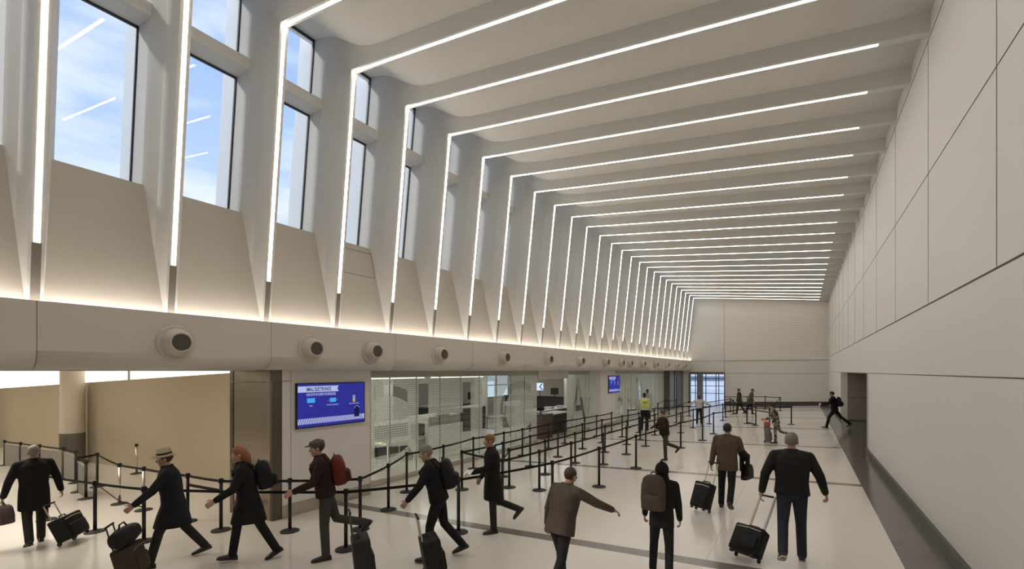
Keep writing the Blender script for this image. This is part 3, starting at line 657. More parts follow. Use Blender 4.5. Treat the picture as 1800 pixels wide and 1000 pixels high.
G5 = [(82, 914), (167, 935), (253, 952), (608, 966), (806, 936), (971, 893), (1053, 855.6), (1118, 822.8), (1196.5, 787.4), (1235, 774.4), (1254.3, 762.7)]
G1 = [(252.5, 897), (330, 916.8), (388.5, 932.4), (509.5, 934), (633, 931), (682.8, 896), (715, 865), (779.5, 845), (832, 824), (886, 810), (918.3, 801), (964, 788), (993, 779.6), (1027.5, 771), (1048.7, 766.5), (1075, 759)]
G2 = [(812, 861), (884, 838), (932, 820), (980.7, 803.3), (1024, 789), (1058, 778), (1093.6, 768), (1123, 760.5), (1150, 752.6), (1156.5, 735)]
G3 = [(895, 857), (958.3, 834), (1011, 814), (1063.5, 795), (1102.3, 781.4), (1125.3, 773), (1151, 764.8), (1189, 743)]
G4 = [(883, 885), (948, 862), (1004, 839.8), (1060, 816.5), (1101, 798.9), (1135, 784.5), (1197, 761), (1218.6, 752)]
row(G5, 'black belt post, %s along the outermost rope line facing the open aisle', group='outer rope line posts')
row(G1[1:], 'black belt post, %s along the rope line closest to the glass wall', group='glass wall rope line posts')
row(G2, 'black belt post, %s along the second rope line out from the glass wall', group='second rope line posts')
row(G3, 'black belt post, %s along the third rope line out from the glass wall', group='third rope line posts')
row(G4, 'black belt post, %s along the fourth rope line out from the glass wall', group='fourth rope line posts')
belt(G2[0], G4[0]); belt(G3[0], G4[0])
GA = [(8, 818), (36, 824), (70, 831), (112, 840), (133, 849)]
row(GA, 'black belt post among the grey lobby barrier panels, %s from the far end', group='lobby barrier posts')
row([(138, 865), (151, 877), (171, 856)], 'black belt post at the corner of the grey barrier panels, %s of three', group='barrier corner posts', belts=False)
belt((133, 849), (138, 865)); belt((138, 865), (171, 856))
post(210, 886, 'silver belt post before the tan wall, between barrier panels and hat wearer', 'silver')
post(252.5, 897, 'silver belt post just behind the striding person with the brimmed hat', 'silver')
post(240, 832.5, 'silver belt post standing far back close to the tan wall', 'silver')
belt((171, 856), (210, 886)); belt((210, 886), (252.5, 897)); belt((252.5, 897), (330, 916.8))
belt((171, 856), (210, 886), 0.07, 0.03, 0, 'lower_belt'); belt((210, 886), (252.5, 897), 0.07, 0.03, 0, 'lower_belt'); belt((330, 916.8), (388.5, 932.4), 0.76, 0.06, 0.0, 'lower_belt')
# posts at the far end of the queue
FAR = {'a': (1104, 751.8), 'b': (1200, 743), 'c': (1168.6, 726), 'd': (1176, 728.5), 'e': (1189, 725), 'f': (1247, 745), 'g': (1211, 731), 'h': (1270.6, 739), 'i': (1275, 733.5),
       'j': (1289, 728), 'k': (1313, 744.5), 'l': (1328.6, 748), 'm': (1345, 719.5), 'n': (1313.5, 718.8), 'o': (1371.5, 722), 'p': (1391, 746), 'q': (1352.7, 754), 'r': (1236, 734), 's': (1273.4, 718.6), 't': (1284, 724)}
WHERE = {'a': 'starting the cross rope behind the hi-vis worker', 'b': 'ending the cross rope beside the bronze cladding', 'c': 'beyond the hi-vis worker before the bronze cladding', 'd': 'half hidden before the bronze cladding',
         'e': 'furthest one before the bronze cladding', 'f': 'just beside the white-shirted worker, toward the doorway light', 'g': 'behind the white-shirted worker toward the glass wall', 'h': 'standing in the bright doorway reflection',
         'i': 'before the edge of the bright end doorway', 'j': 'between the doorway edge and the two dark passengers', 'k': 'below the two dark passengers, joined to a leaning rope',
         'l': 'with a rope running down to a neighbouring base', 'm': 'against the dark end base, below the rope corner', 'n': 'directly before the two dark passengers at the end wall', 'o': 'at the rope corner before the dark end base',
         'p': 'ending the ropes beside the camouflage traveller, toward the aisle', 'q': 'between red-topped suitcase and camouflage traveller', 'r': 'beyond the white-shirted worker, in the doorway light',
         's': 'at the end wall where the doorway meets the rope', 't': 'beside the doorway edge, one step nearer than the wall rope'}
for k, uv in FAR.items(): post(uv[0], uv[1], 'black belt post %s' % WHERE[k].replace('furthest', 'last'), group='far queue posts')
for chain in ('ab', 'cde', 'snmo', 'gr', 'rt', 'fh', 'hk', 'kp', 'ij', 'tj'):
    for a, b in zip(chain, chain[1:]): belt(FAR[a], FAR[b], sag=0.004)
belt(FAR['o'], FAR['q'], sag=0.0); belt(FAR['k'], FAR['q'], 0.80, sag=0); belt(FAR['l'], FAR['p'], 0.90, sag=0); belt(FAR['b'], FAR['f'], sag=0); belt(G5[-1], FAR['l'], sag=0.0); belt(G4[-1], FAR['f'], sag=0.004)
belt(FAR['l'], FAR['k'], 0.06, 0.06, 0, 'lower_belt'); belt(G2[-1], FAR['c'], sag=0.0); belt(G3[-1], FAR['g'], sag=0.0)
# grey barrier panels hung between the lobby posts
def barrier(a, b, label):
    pa, pb = fl(*a), fl(*b); d = pb-pa; n = Vector((-d.y, d.x, 0)).normalized()*0.018
    t = thing('barrier_panel', label, 'barrier panel', pa, group='grey barrier panels'); bm = bmesh.new()
    e0, e1 = d*0.06, d*0.94
    vs = [bm.verts.new(q+n*s+Vector((0, 0, z))) for q in (e0, e1) for s in (-1, 1) for z in (0.03, 0.84)]
    for f in ((0, 1, 3, 2), (4, 6, 7, 5), (0, 4, 5, 1), (2, 3, 7, 6), (0, 2, 6, 4), (1, 5, 7, 3)): bm.faces.new([vs[k] for k in f])
    obj('panel_board', bm, GREYP, t); bm = bmesh.new()
    vs = [bm.verts.new(q+n*s*1.3+Vector((0, 0, z))) for q in (e0, e1) for s in (-1, 1) for z in (0.84, 0.865)]
    for f in ((0, 1, 3, 2), (4, 6, 7, 5), (0, 4, 5, 1), (2, 3, 7, 6), (0, 2, 6, 4), (1, 5, 7, 3)): bm.faces.new([vs[k] for k in f])
    obj('top_rail', bm, SILVER, t)
for k, (a, b) in enumerate(zip(GA, GA[1:])): barrier(a, b, 'grey rigid barrier panel between lobby posts, %s from its far end' % ORD[k])
barrier((138, 865), (151, 877), 'dark end-on barrier panel at the corner beside the last lobby post')
# ================================================================ PEOPLE
SKIN = mat('skin', (0.42, 0.24, 0.165), 0.55, noise=(20, 0.06)); SKIN_D = mat('dark_skin', (0.075, 0.042, 0.028), 0.5, noise=(20, 0.06))
LIP = mat('lips', (0.30, 0.12, 0.10), 0.5); LIP_D = mat('dark_lips', (0.09, 0.04, 0.035), 0.5)
EYEW = mat('eye_white', (0.75, 0.73, 0.70), 0.3); IRIS = mat('iris', (0.02, 0.012, 0.008), 0.2)
SOLE = mat('shoe_sole', (0.06, 0.055, 0.05), 0.8); SOLE_W = mat('pale_sole', (0.45, 0.42, 0.38), 0.7)
HAIR = {'black': mat('black_hair', (0.012, 0.010, 0.009), 0.55, bump=(60, 0.8, 0.004)), 'brown': mat('brown_hair', (0.045, 0.026, 0.016), 0.55, bump=(60, 0.8, 0.004)),
        'ginger': mat('ginger_hair', (0.24, 0.09, 0.032), 0.55, bump=(60, 0.8, 0.004)), 'grey': mat('grey_hair', (0.20, 0.18, 0.155), 0.6, bump=(60, 0.8, 0.004))}
def vec(a, b, sx):
    """limb direction: a degrees forward of hanging down, b degrees out to the side sx"""
    a, b = math.radians(a), math.radians(b)
    return Vector((sx*math.sin(b), math.sin(a)*math.cos(b), -math.cos(a)*math.cos(b)))
def heading(pos, rel):
    """0 walks away from the viewpoint, 90 to its left, 180 towards it"""
    d = Vector((pos.x, pos.y, 0)).normalized(); a = math.atan2(d.y, d.x) + math.radians(rel)
    return a - math.pi/2
PEOPLE = {}
def person(key, label, u, v, top, rel, legs, arms, lean=4, jacket=('jacket', None, -0.06), trousers=None, shoes=None, hair='black', hat=None, skin_m=SKIN,
           bulk=1.0, nod=0, turn=0, vox=0.0075, curl=55, long_hair=False, sole=SOLE, extra=None, scale_u=None):
    pos = fl(u, v); H = (v-top)*depth((pos.x, pos.y))/FPX if scale_u is None else scale_u
    H = max(1.5, min(1.92, H)); s = H/1.75
    root = None
    rot = heading(pos, rel)
    R = math.radians
    # ---- skeleton
    UP = Vector((0, math.sin(R(lean)), math.cos(R(lean)))); FW = Vector((0, math.cos(R(lean)), -math.sin(R(lean)))); RT = Vector((1, 0, 0))
    LT, LS = 0.435*s, 0.425*s
    J = {}
    low = 0
    for side, sx in (('L', -1), ('R', 1)):
        a, kn, b, ft = legs[0 if side == 'L' else 1]
        hip = Vector((sx*0.088*s, 0, 0)); knee = hip+vec(a, b, sx)*LT; ank = knee+vec(a-kn, b*0.6, sx)*LS
        fd = Vector((sx*0.10, math.cos(R(ft)), math.sin(R(ft)))).normalized(); fu = Vector((0, -math.sin(R(ft)), math.cos(R(ft))))
        heel = ank - fu*0.085*s - fd*0.055*s; toe = ank - fu*0.085*s + fd*0.19*s
        J[side] = dict(hip=hip, knee=knee, ank=ank, fd=fd, fu=fu); low = min(low, heel.z, toe.z)
    P = Vector((0, 0, -low+0.002))
    for q in 'LR':
        for k in ('hip', 'knee', 'ank'): J[q][k] = J[q][k]+P
    sh = P+UP*0.495*s
    for side, sx in (('L', -1), ('R', 1)):
        a, b, a2, b2 = arms[0 if side == 'L' else 1]
        S = sh + RT*sx*0.192*s*(0.5+0.5*bulk) ; el = S+vec(a, b, sx)*0.295*s; wr = el+vec(a2, b2, sx)*0.255*s
        J[side].update(S=S, el=el, wr=wr, fdir=(wr-el).normalized())
    NK = P+UP*0.555*s; hu = Matrix.Rotation(R(-nod), 3, 'X') @ UP; hf = Matrix.Rotation(R(-nod), 3, 'X') @ FW
    Mt = Matrix.Rotation(R(turn), 3, hu); hf = Mt @ hf; hr = hf.cross(hu)
    HM = Matrix((hr, hf, hu)).transposed()
    HC = P+UP*0.555*s+hu*0.140*s+hf*0.012
    def hp(x, y, z): return HC+hr*(x*s)+hf*(y*s)+hu*(z*s)
    # ---- body, one continuous skin
    bm = bmesh.new()
    loft(bm, [(P+UP*z*s, RT, FW, rx*s*bulk, ry*s*bulk) for z, rx, ry in ((-0.08, 0.12, 0.09), (0, 0.155, 0.11), (0.15, 0.135, 0.10), (0.33, 0.16, 0.115), (0.46, 0.165, 0.095), (0.53, 0.10, 0.07), (0.56, 0.06, 0.055))])
    tube(bm, [NK-UP*0.06*s, NK+UP*0.02*s, HC-hu*0.06*s], [0.062*s, 0.054*s, 0.052*s], 12)
    ellip(bm, hp(0, -0.008, 0.025), (0.074*s, 0.094*s, 0.094*s), HM); ellip(bm, hp(0, 0.032, -0.045), (0.056*s, 0.062*s, 0.072*s), HM); ellip(bm, hp(0, 0.068, -0.096), (0.026*s, 0.024*s, 0.022*s), HM)
    tube(bm, [hp(0, 0.088, 0.012), hp(0, 0.106, -0.026)], [0.009*s, 0.014*s], 8); ellip(bm, hp(0, 0.080, 0.030), (0.052*s, 0.016*s, 0.010*s), HM)
    for sx in (-1, 1):
        ellip(bm, hp(sx*0.076, -0.005, -0.012), (0.011*s, 0.024*s, 0.033*s), HM); ellip(bm, hp(sx*0.040, 0.060, -0.030), (0.024*s, 0.024*s, 0.024*s), HM)
        q = J['L' if sx < 0 else 'R']
        tube(bm, [q['S'], q['el'], q['wr']], [0.050*s, 0.040*s, 0.027*s]); tube(bm, [q['hip'], q['knee'], q['ank']], [0.075*s, 0.052*s, 0.036*s])
        tube(bm, [q['ank']-q['fu']*0.045*s-q['fd']*0.03*s, q['ank']-q['fu']*0.055*s+q['fd']*0.12*s], [0.034*s, 0.028*s])
        # hand: palm, four fingers of unequal length, thumb towards the front
        d = q['fdir']; side = (FW - d*FW.dot(d)); side = side.normalized() if side.length > 0.2 else UP.cross(d).normalized()
        pn = d.cross(side)*1.0; pn = pn if pn.dot(RT)*sx < 0 else -pn
        w = q['wr']
        ellip(bm, w+d*0.048*s, (0.015*s, 0.040*s, 0.055*s), Matrix((pn, side, d)).transposed()); tube(bm, [w-d*0.02*s, w+d*0.03*s], [0.027*s, 0.026*s], 10)
        for off, ln in ((0.033, 0.066), (0.011, 0.076), (-0.011, 0.071), (-0.033, 0.055)):
            b0 = w+d*0.090*s+side*off*s; c1, c2 = R(curl*0.55), R(curl*1.35)
            b1 = b0+(d*math.cos(c1)+pn*math.sin(c1))*ln*0.5*s; b2 = b1+(d*math.cos(c2)+pn*math.sin(c2))*ln*0.55*s
            tube(bm, [b0-d*0.02*s, b0, b1, b2], [0.0085*s, 0.009*s, 0.0082*s, 0.007*s], 8)
        t0 = w+d*0.03*s+side*0.032*s; t1_ = t0+(d*0.6+side*0.7+pn*0.2).normalized()*0.04*s; tube(bm, [t0-side*0.015*s, t0, t1_, t1_+(d*0.8+side*0.1+pn*0.5).normalized()*0.032*s], [0.012*s, 0.012*s, 0.0095*s, 0.008*s], 8)
    me = remesh(bm, vox, 2); me.name = 'person'; me.materials.append(skin_m)
    root = link('person', me, None, pos); root.rotation_euler = (0, 0, rot); tag(root, label, 'person')
    # ---- face
    for sx in (-1, 1):
        b = bmesh.new(); ellip(b, hp(sx*0.030, 0.077, 0.006), (0.0125*s, 0.010*s, 0.009*s), HM, 10, 8); ey = obj('eye', b, EYEW, root, smooth=True)
        b = bmesh.new(); ellip(b, hp(sx*0.030, 0.0845, 0.006), (0.006*s, 0.004*s, 0.006*s), HM, 8, 6); obj('iris', b, IRIS, ey, smooth=True)
    b = bmesh.new(); ellip(b, hp(0, 0.0895, -0.060), (0.024*s, 0.009*s, 0.007*s), HM, 10, 8); obj('mouth', b, LIP_D if skin_m is SKIN_D else LIP, root, smooth=True)
    # ---- hair
    if hair:
        b = bmesh.new(); ellip(b, hp(0, -0.012, 0.032), (0.083*s, 0.101*s, 0.099*s), HM, 24, 18)
        for co, no in ((hp(0, 0.062, 0.055), hf*0.86-hu*0.5), (hp(0, -0.06, -0.088), -hu*0.85+hf*0.5)):
            g_ = bmesh.ops.bisect_plane(b, geom=list(b.verts)+list(b.edges)+list(b.faces), plane_co=co, plane_no=no, clear_outer=True)
            ed = [x for x in g_['geom_cut'] if isinstance(x, bmesh.types.BMEdge)]
            if ed: bmesh.ops.holes_fill(b, edges=ed)
        if long_hair: tube(b, [hp(0, -0.05, 0.03), hp(0, -0.075, -0.06), hp(0, -0.09, -0.19)], [0.078*s, 0.085*s, 0.05*s], 12)
        obj('hair', b, HAIR[hair], root, smooth=True)
    # ---- hats
    if hat:
        kind, hm = hat; b = bmesh.new(); T = Matrix.Translation(hp(0, -0.005, 0.045)) @ HM.to_4x4() @ Matrix.Scale(s, 4)
        if kind == 'brim':
            lathe(b, ((0.150, 0.012), (0.165, 0.0), (0.168, 0.004), (0.12, 0.018), (0.098, 0.022), (0.094, 0.09), (0.082, 0.115), (0.04, 0.122)), 28, T); hh = obj('brimmed_hat', b, hm, root, smooth=True)
            b = bmesh.new(); lathe(b, ((0.099, 0.022), (0.099, 0.05), (0.096, 0.052)), 28, T); obj('hat_band', b, cloth('hat_band', (0.03, 0.025, 0.02)), hh)
        elif kind == 'flat':
            lathe(b, ((0.088, -0.02), (0.098, 0.0), (0.110, 0.03), (0.095, 0.058), (0.03, 0.072)), 28, T)
            ellip(b, hp(0, 0.105, 0.050), (0.072*s, 0.062*s, 0.010*s), HM); obj('flat_cap', b, hm, root, smooth=True)
        elif kind == 'cap':
            lathe(b, ((0.09, -0.01), (0.095, 0.02), (0.085, 0.06), (0.05, 0.08), (0.01, 0.084)), 28, T); ellip(b, hp(0, 0.115, 0.048), (0.068*s, 0.07*s, 0.008*s), HM); obj('patrol_cap', b, hm, root, smooth=True)
        elif kind == 'hood':
            ellip(b, hp(0, -0.02, 0.02), (0.108*s, 0.13*s, 0.135*s), HM); tube(b, [hp(0, -0.05, 0.09), hp(0, -0.08, 0.165)], [0.075*s, 0.02*s]); tube(b, [hp(0, -0.02, -0.05), hp(0, -0.02, -0.15)], [0.10*s, 0.125*s], 12)
            me = remesh(b, 0.010, 3); me.materials.append(hm); link('hood', me, root)
            b = None
    # ---- shoes
    sm = shoes or mat('black_leather', (0.016, 0.014, 0.013), 0.4)
    for q in 'LR':
        j = J[q]; a, fd, fu = j['ank'], j['fd'], j['fu']; rt = fd.cross(fu); b = bmesh.new(); base = a-fu*0.080*s
        loft(b, [(base+fd*y*s+fu*(z*s), rt, fu, rx*s, rz*s) for y, z, rx, rz in ((-0.078, 0.030, 0.024, 0.026), (-0.055, 0.036, 0.038, 0.036), (0.0, 0.040, 0.042, 0.042), (0.07, 0.034, 0.046, 0.034), (0.13, 0.026, 0.048, 0.026), (0.175, 0.021, 0.038, 0.020), (0.198, 0.018, 0.018, 0.012))], 14)
        tube(b, [a-fu*0.05*s, a-fu*0.01*s], [0.044*s, 0.043*s], 12)
        sh_ = skin('shoe', b, 0.009, sm, root, 2)
        b = bmesh.new(); rings = []
        for y, rx in ((-0.082, 0.022), (-0.06, 0.036), (0.0, 0.040), (0.07, 0.047), (0.13, 0.050), (0.178, 0.039), (0.202, 0.016)):
            rings.append([b.verts.new(base+fd*y*s+rt*x*s+fu*z*s) for x, z in ((-rx, -0.005), (rx, -0.005), (rx, 0.014), (-rx, 0.014))])
        for r0, r1 in zip(rings, rings[1:]):
            for k in range(4): b.faces.new((r0[k], r0[(k+1) % 4], r1[(k+1) % 4], r1[k]))
        b.faces.new(rings[0][::-1]); b.faces.new(rings[-1]); obj('sole', b, sole, sh_)
    # ---- trousers
    tm = trousers or cloth('black_trousers', (0.018, 0.017, 0.017)); b = bmesh.new()
    loft(b, [(P+UP*z*s, RT, FW, rx*s*bulk, ry*s*bulk) for z, rx, ry in ((-0.10, 0.10, 0.09), (-0.03, 0.172, 0.128), (0.05, 0.170, 0.125), (0.16, 0.155, 0.115))])
    for q in 'LR':
        j = J[q]; m1 = j['knee']; sd = (j['ank']-j['knee']).normalized()
        tube(b, [j['hip']-UP*0.02*s, j['hip'].lerp(m1, 0.5), m1, m1.lerp(j['ank'], 0.5), j['ank']+sd*0.015*s], [0.094*s*bulk, 0.084*s, 0.068*s, 0.064*s, 0.060*s], 14)
    skin('trousers', b, 0.0105, tm, root, 3)
    # ---- jacket or coat
    jn, jm, hem = jacket; jm = jm or cloth('black_coat', (0.015, 0.014, 0.014)); b = bmesh.new()
    rings = []
    if hem < -0.2:
        mid = (J['L']['knee']+J['R']['knee'])*0.5; off = Vector((0, (mid.y)*0.5, 0)); sp = abs(J['L']['knee'].y-J['R']['knee'].y)*0.30
        rings += [(P+Vector((0, 0, hem*s))+off, RT, Vector((0, 1, 0)), 0.195*s*bulk, (0.15+sp)*s), (P+Vector((0, 0, hem*0.5*s))+off*0.5, RT, Vector((0, 1, 0)), 0.195*s*bulk, (0.15+sp*0.6)*s)]
    else:
        rings += [(P+UP*hem*s, RT, FW, 0.195*s*bulk, 0.150*s*bulk)]
    rings += [(P+UP*z*s, RT, FW, rx*s*bulk, ry*s*bulk) for z, rx, ry in ((0.02, 0.190, 0.146), (0.15, 0.178, 0.136), (0.28, 0.188, 0.145), (0.39, 0.200, 0.145), (0.47, 0.200, 0.125), (0.525, 0.150, 0.098), (0.565, 0.082, 0.078), (0.595, 0.072, 0.070))]
    loft(b, rings, 20, 2.3)
    for q in 'LR':
        j = J[q]; tube(b, [P+UP*0.525*s+RT*(0.05*s if q == 'R' else -0.05*s), j['S'].lerp(P+UP*0.51*s, 0.42)+UP*0.012*s, j['S']-UP*0.004*s], [0.062*s, 0.068*s, 0.072*s], 12); tube(b, [j['S'], j['S'].lerp(j['el'], 0.5), j['el'], j['el'].lerp(j['wr'], 0.55), j['wr']-j['fdir']*0.012*s], [0.074*s, 0.067*s*(0.6+0.4*bulk), 0.060*s*(0.6+0.4*bulk), 0.054*s, 0.047*s], 12)
    skin(jn, b, 0.0105, jm, root, 3)
    if jn in ('blazer', 'jacket', 'coat'):
        b = bmesh.new(); tube(b, [P+UP*0.575*s+RT*(0.074*s*math.cos(t))-FW*(0.070*s*math.sin(t)) for t in [math.pi*k/8 for k in range(-1, 10)]], 0.016*s, 8); obj('collar', b, jm, root, smooth=True)
    M = Matrix.Translation(pos) @ Matrix.Rotation(rot, 4, 'Z')
    PEOPLE[key] = dict(root=root, P=P, UP=UP, FW=FW, s=s, J=J, M=M, rot=rot, lean=lean, HC=HC, hp=hp, pos=pos, sh=sh)
    return PEOPLE[key]
def hand_world(key, side): p = PEOPLE[key]; j = p['J'][side]; return p['M'] @ (j['wr']+j['fdir']*0.085*p['s'])
def backpack(key, label, m, w=0.30, h=0.46, d=0.19, off=0.0, side=0.0, drop=0.0, m2=None):
    p = PEOPLE[key]; s = p['s']; o = p['P']+p['UP']*(0.10-drop)*s-p['FW']*(0.125*s+d*0.5+off)+Vector((side, 0, 0))
    t = thing('backpack', label, 'backpack', p['M'] @ o, (-math.radians(p['lean']), 0, p['rot']))
    X, Y, Zv = Vector((1, 0, 0)), Vector((0, 1, 0)), Vector((0, 0, 1)); b = bmesh.new()
    loft(b, [(Zv*z*h+Y*0.0, X, Y, w/2*a, d/2*c) for z, a, c in ((0, 0.80, 0.75), (0.04, 0.95, 0.95), (0.35, 1.0, 1.05), (0.7, 0.97, 0.95), (0.9, 0.82, 0.75), (0.985, 0.5, 0.45), (1.0, 0.25, 0.2))], 20, 3.2); obj('pack_body', b, m, t, smooth=True)
    b = bmesh.new(); loft(b, [(Zv*z*h-Y*(d*0.5), X, Y, w/2*a, d*0.28*c) for z, a, c in ((0.06, 0.6, 0.6), (0.1, 0.75, 1), (0.38, 0.75, 1), (0.46, 0.55, 0.5))], 16, 3.2); obj('front_pocket', b, m2 or m, t, smooth=True)
    for sx in (-1, 1):
        b = bmesh.new(); sp = Vector((sx*0.095, 0, 0)); f = d*0.5
        tube(b, [sp+Zv*0.40*h*1.6+Y*f*0.6, sp*1.15+Zv*(0.495*s-0.07+0.03)+Y*(f+0.06), sp*1.2+Zv*(0.495*s-0.06)+Y*(f+0.17), sp*1.35+Zv*0.36+Y*(f+0.29), sp*1.5+Zv*0.2+Y*(f+0.27), sp*1.5+Zv*0.10+Y*(f+0.05)], 0.020, 8, 0.8)
        obj('shoulder_strap', b, m2 or m, t, smooth=True)
    b = bmesh.new(); tube(b, [Vector((-0.04, 0.03, h*0.97)), Vector((-0.03, 0.03, h*1.06)), Vector((0.03, 0.03, h*1.06)), Vector((0.04, 0.03, h*0.97))], 0.009, 6); obj('grab_handle', b, m2 or m, t, smooth=True)
    return t
def suitcase(label, pos, rot, tilt, w, d, h, m, pole=0.42, m2=None, pole_m=None, name='suitcase', soft=0.03, pr=0.010):
    """local y is the pulling direction; it leans about its wheels"""
    t = thing(name, label, 'suitcase', pos, (-math.radians(tilt), 0, rot)); m2 = m2 or m
    obj('case_body', rbox((-w/2, -d, 0.045), (w/2, -0.03, 0.045+h), soft, 3), m, t, smooth=True)
    obj('front_pocket', rbox((-w*0.42, -d-0.035, 0.09), (w*0.42, -d+0.02, 0.045+h*0.62), 0.022, 2), m2, t, smooth=True)
    b = bmesh.new(); tube(b, [Vector((-w*0.40, -d-0.004, 0.07+h*0.80)), Vector((0, -d-0.004, 0.07+h*0.83)), Vector((w*0.40, -d-0.004, 0.07+h*0.80))], 0.006, 6); obj('zipper', b, SILVER, t)
    for sx in (-1, 1):
        b = bmesh.new(); lathe(b, ((0.022, -0.014), (0.034, -0.010), (0.034, 0.010), (0.022, 0.014)), 16, Matrix.Translation((sx*w*0.40, -0.03, 0.034)) @ Matrix.Rotation(math.pi/2, 4, 'Y')); obj('wheel', b, RUBBER, t)
        b = bmesh.new(); box(b, (sx*w*0.36-0.02, -d+0.01, 0.005), (sx*w*0.36+0.02, -d+0.05, 0.05)); obj('foot', b, RUBBER, t)
    b = bmesh.new(); hz = 0.045+h+pole; pw = w*0.26
    for sx in (-1, 1): tube(b, [(sx*pw, -0.05, h*0.5), (sx*pw, -0.05, hz)], pr, 8)
    hd = obj('telescopic_handle', b, pole_m or SILVER, t); b = bmesh.new(); tube(b, [(-pw-0.015, -0.05, hz), (pw+0.015, -0.05, hz)], 0.016, 8); obj('grip', b, RUBBER, hd, smooth=True)
    b = bmesh.new(); z = 0.045+h; tube(b, [(-0.09, -d*0.5, z-0.005), (-0.07, -d*0.5, z+0.03), (0.07, -d*0.5, z+0.03), (0.09, -d*0.5, z-0.005)], 0.011, 8); obj('carry_handle', b, m2, t, smooth=True)
    return t
def floor_at(x, y): return Vector((x, y, fz(x, y)))
NYL = cloth('black_nylon', (0.016, 0.015, 0.015), 0.6); BLK = cloth('black_coat', (0.015, 0.014, 0.014)); NAVY = cloth('dark_jeans', (0.030, 0.032, 0.042)); CHAR = cloth('charcoal_trousers', (0.032, 0.029, 0.027))
STAND = ((2, 2, 3, 0), (-2, 2, 3, 0)); HANG = (4, 8, 14, 4)
# passengers across the lower edge, from the side lobby along to the open aisle
person('coat', 'person in black coat seen from behind, towing a black wheeled case in the side lobby', 60, 957, 783, 8, ((-16, 22, 2, -18), (14, 6, 2, 4)), ((-6, 22, 4, 14), (-4, 20, -2, 12)), 5, ('coat', BLK, -0.30), CHAR, hair='grey', bulk=1.07)
person('hat', 'person in brimmed hat and dark coat striding past the silver posts', 305, 988, 786, 88, ((24, 10, 2, 6), (-20, 16, 2, -16)), ((38, 12, 52, 10), (-14, 14, 8, 8)), 8, ('coat', cloth('dark_navy_coat', (0.018, 0.018, 0.021)), -0.34), CHAR, hair='brown', hat=('brim', cloth('straw_hat', (0.42, 0.35, 0.26))), bulk=1.08)
person('ginger', 'ginger-haired person in knee-length black coat with a black pack, before the bronze column', 437, 985, 782, 92, ((-22, 6, 2, -24), (20, 12, 2, 8)), ((24, 12, 60, 8), (-10, 12, 20, 8)), 10, ('coat', BLK, -0.34), cloth('black_tights', (0.016, 0.015, 0.015)), hair='ginger', bulk=1.05, long_hair=True)
person('red', 'person in grey flat cap with a red backpack, before the blue screen panel', 573, 980, 772, 90, ((3, 6, 2, 0), (-20, 55, 2, -50)), ((20, 10, 70, 6), (-16, 10, 10, 8)), 9, ('jacket', cloth('maroon_black_jacket', (0.030, 0.017, 0.015)), -0.02), cloth('grey_trousers', (0.060, 0.054, 0.048)), hair='brown', hat=('flat', cloth('grey_tweed', (0.10, 0.088, 0.072))))
person('bent', 'dark-clad person leaning forward with a black backpack, beside the low dark case', 771, 982, 779, 84, ((16, 14, 2, 4), (-10, 30, 2, -24)), ((28, 12, 40, 8), (-20, 12, 4, 8)), 14, ('jacket', BLK, -0.05), cloth('black_trousers', (0.018, 0.017, 0.017)), hair='grey', nod=4)
person('longcoat', 'ginger-haired person standing in a long black coat holding a white paper', 866, 934, 764, 100, ((2, 4, 2, 0), (-14, 52, 2, -48)), ((30, 8, 78, 4), (6, 8, 30, 4)), 2, ('coat', BLK, -0.36), CHAR, hair='ginger', nod=10)
person('brown', 'person in brown jacket reaching one arm toward the aisle, in front of the rope end', 985, 1042, 820, 320, ((18, 12, 2, 4), (-14, 20, 2, -16)), ((-14, 12, 2, 10), (52, 34, 62, 30)), 16, ('jacket', cloth('brown_jacket', (0.075, 0.056, 0.044)), -0.10), cloth('black_trousers', (0.018, 0.017, 0.017)), hair='brown', bulk=1.15, nod=6)
person('hood', 'person in pointed black hood with a grey-brown pack, alone on the open floor', 1163, 1012, 838, 352, ((10, 8, 5, 0), (-12, 16, 5, -14)), ((6, 12, 16, 6), (4, 10, 12, 4)), 3, ('coat', BLK, -0.16), cloth('black_tights', (0.016, 0.015, 0.015)), hair=None, hat=('hood', BLK), bulk=0.98)
person('beard', 'bearded person in dark brown jacket walking beyond the rope posts', 1168, 808, 722, 118, ((4, 6, 2, 0), (-24, 46, 2, -46)), ((30, 14, 84, -18), (24, 14, 76, -14)), 6, ('jacket', cloth('dark_brown_jacket', (0.032, 0.022, 0.017)), -0.05), cloth('faded_jeans', (0.05, 0.048, 0.046)), hair='brown', bulk=1.12, vox=0.009)
person('blazer', 'person in brown blazer seen from behind, carrying a black coat and bag', 1278, 894, 745, 352, ((8, 4, 3, 2), (-24, 26, 3, -32)), ((-8, 12, -2, 8), (8, 16, 62, 10)), 3, ('blazer', cloth('brown_blazer', (0.105, 0.075, 0.055)), -0.14), cloth('black_trousers', (0.018, 0.017, 0.017)), hair='black', bulk=1.08)
person('big', 'large grey-haired person in black jacket and dark jeans walking down the aisle', 1392, 985, 762, 4, ((-24, 26, 4, -30), (6, 3, 3, 0)), ((-12, 24, -4, 10), (2, 26, 22, 16)), 5, ('jacket', cloth('black_leather_jacket', (0.014, 0.013, 0.013), 0.55), -0.03), NAVY, hair='grey', bulk=1.13, sole=SOLE_W)
person('runner', 'person in black suit with a backpack taking a long stride by the side opening', 1467, 753, 686, 92, ((30, 18, 2, 6), (-34, 16, 2, -34)), ((36, 8, 82, 4), (-14, 10, 8, 6)), 8, ('jacket', BLK, -0.05), cloth('black_trousers', (0.018, 0.017, 0.017)), hair='black', vox=0.011)
CAMO = mat('camouflage_cloth', (0.20, 0.18, 0.14), 0.85, spec=0.2)
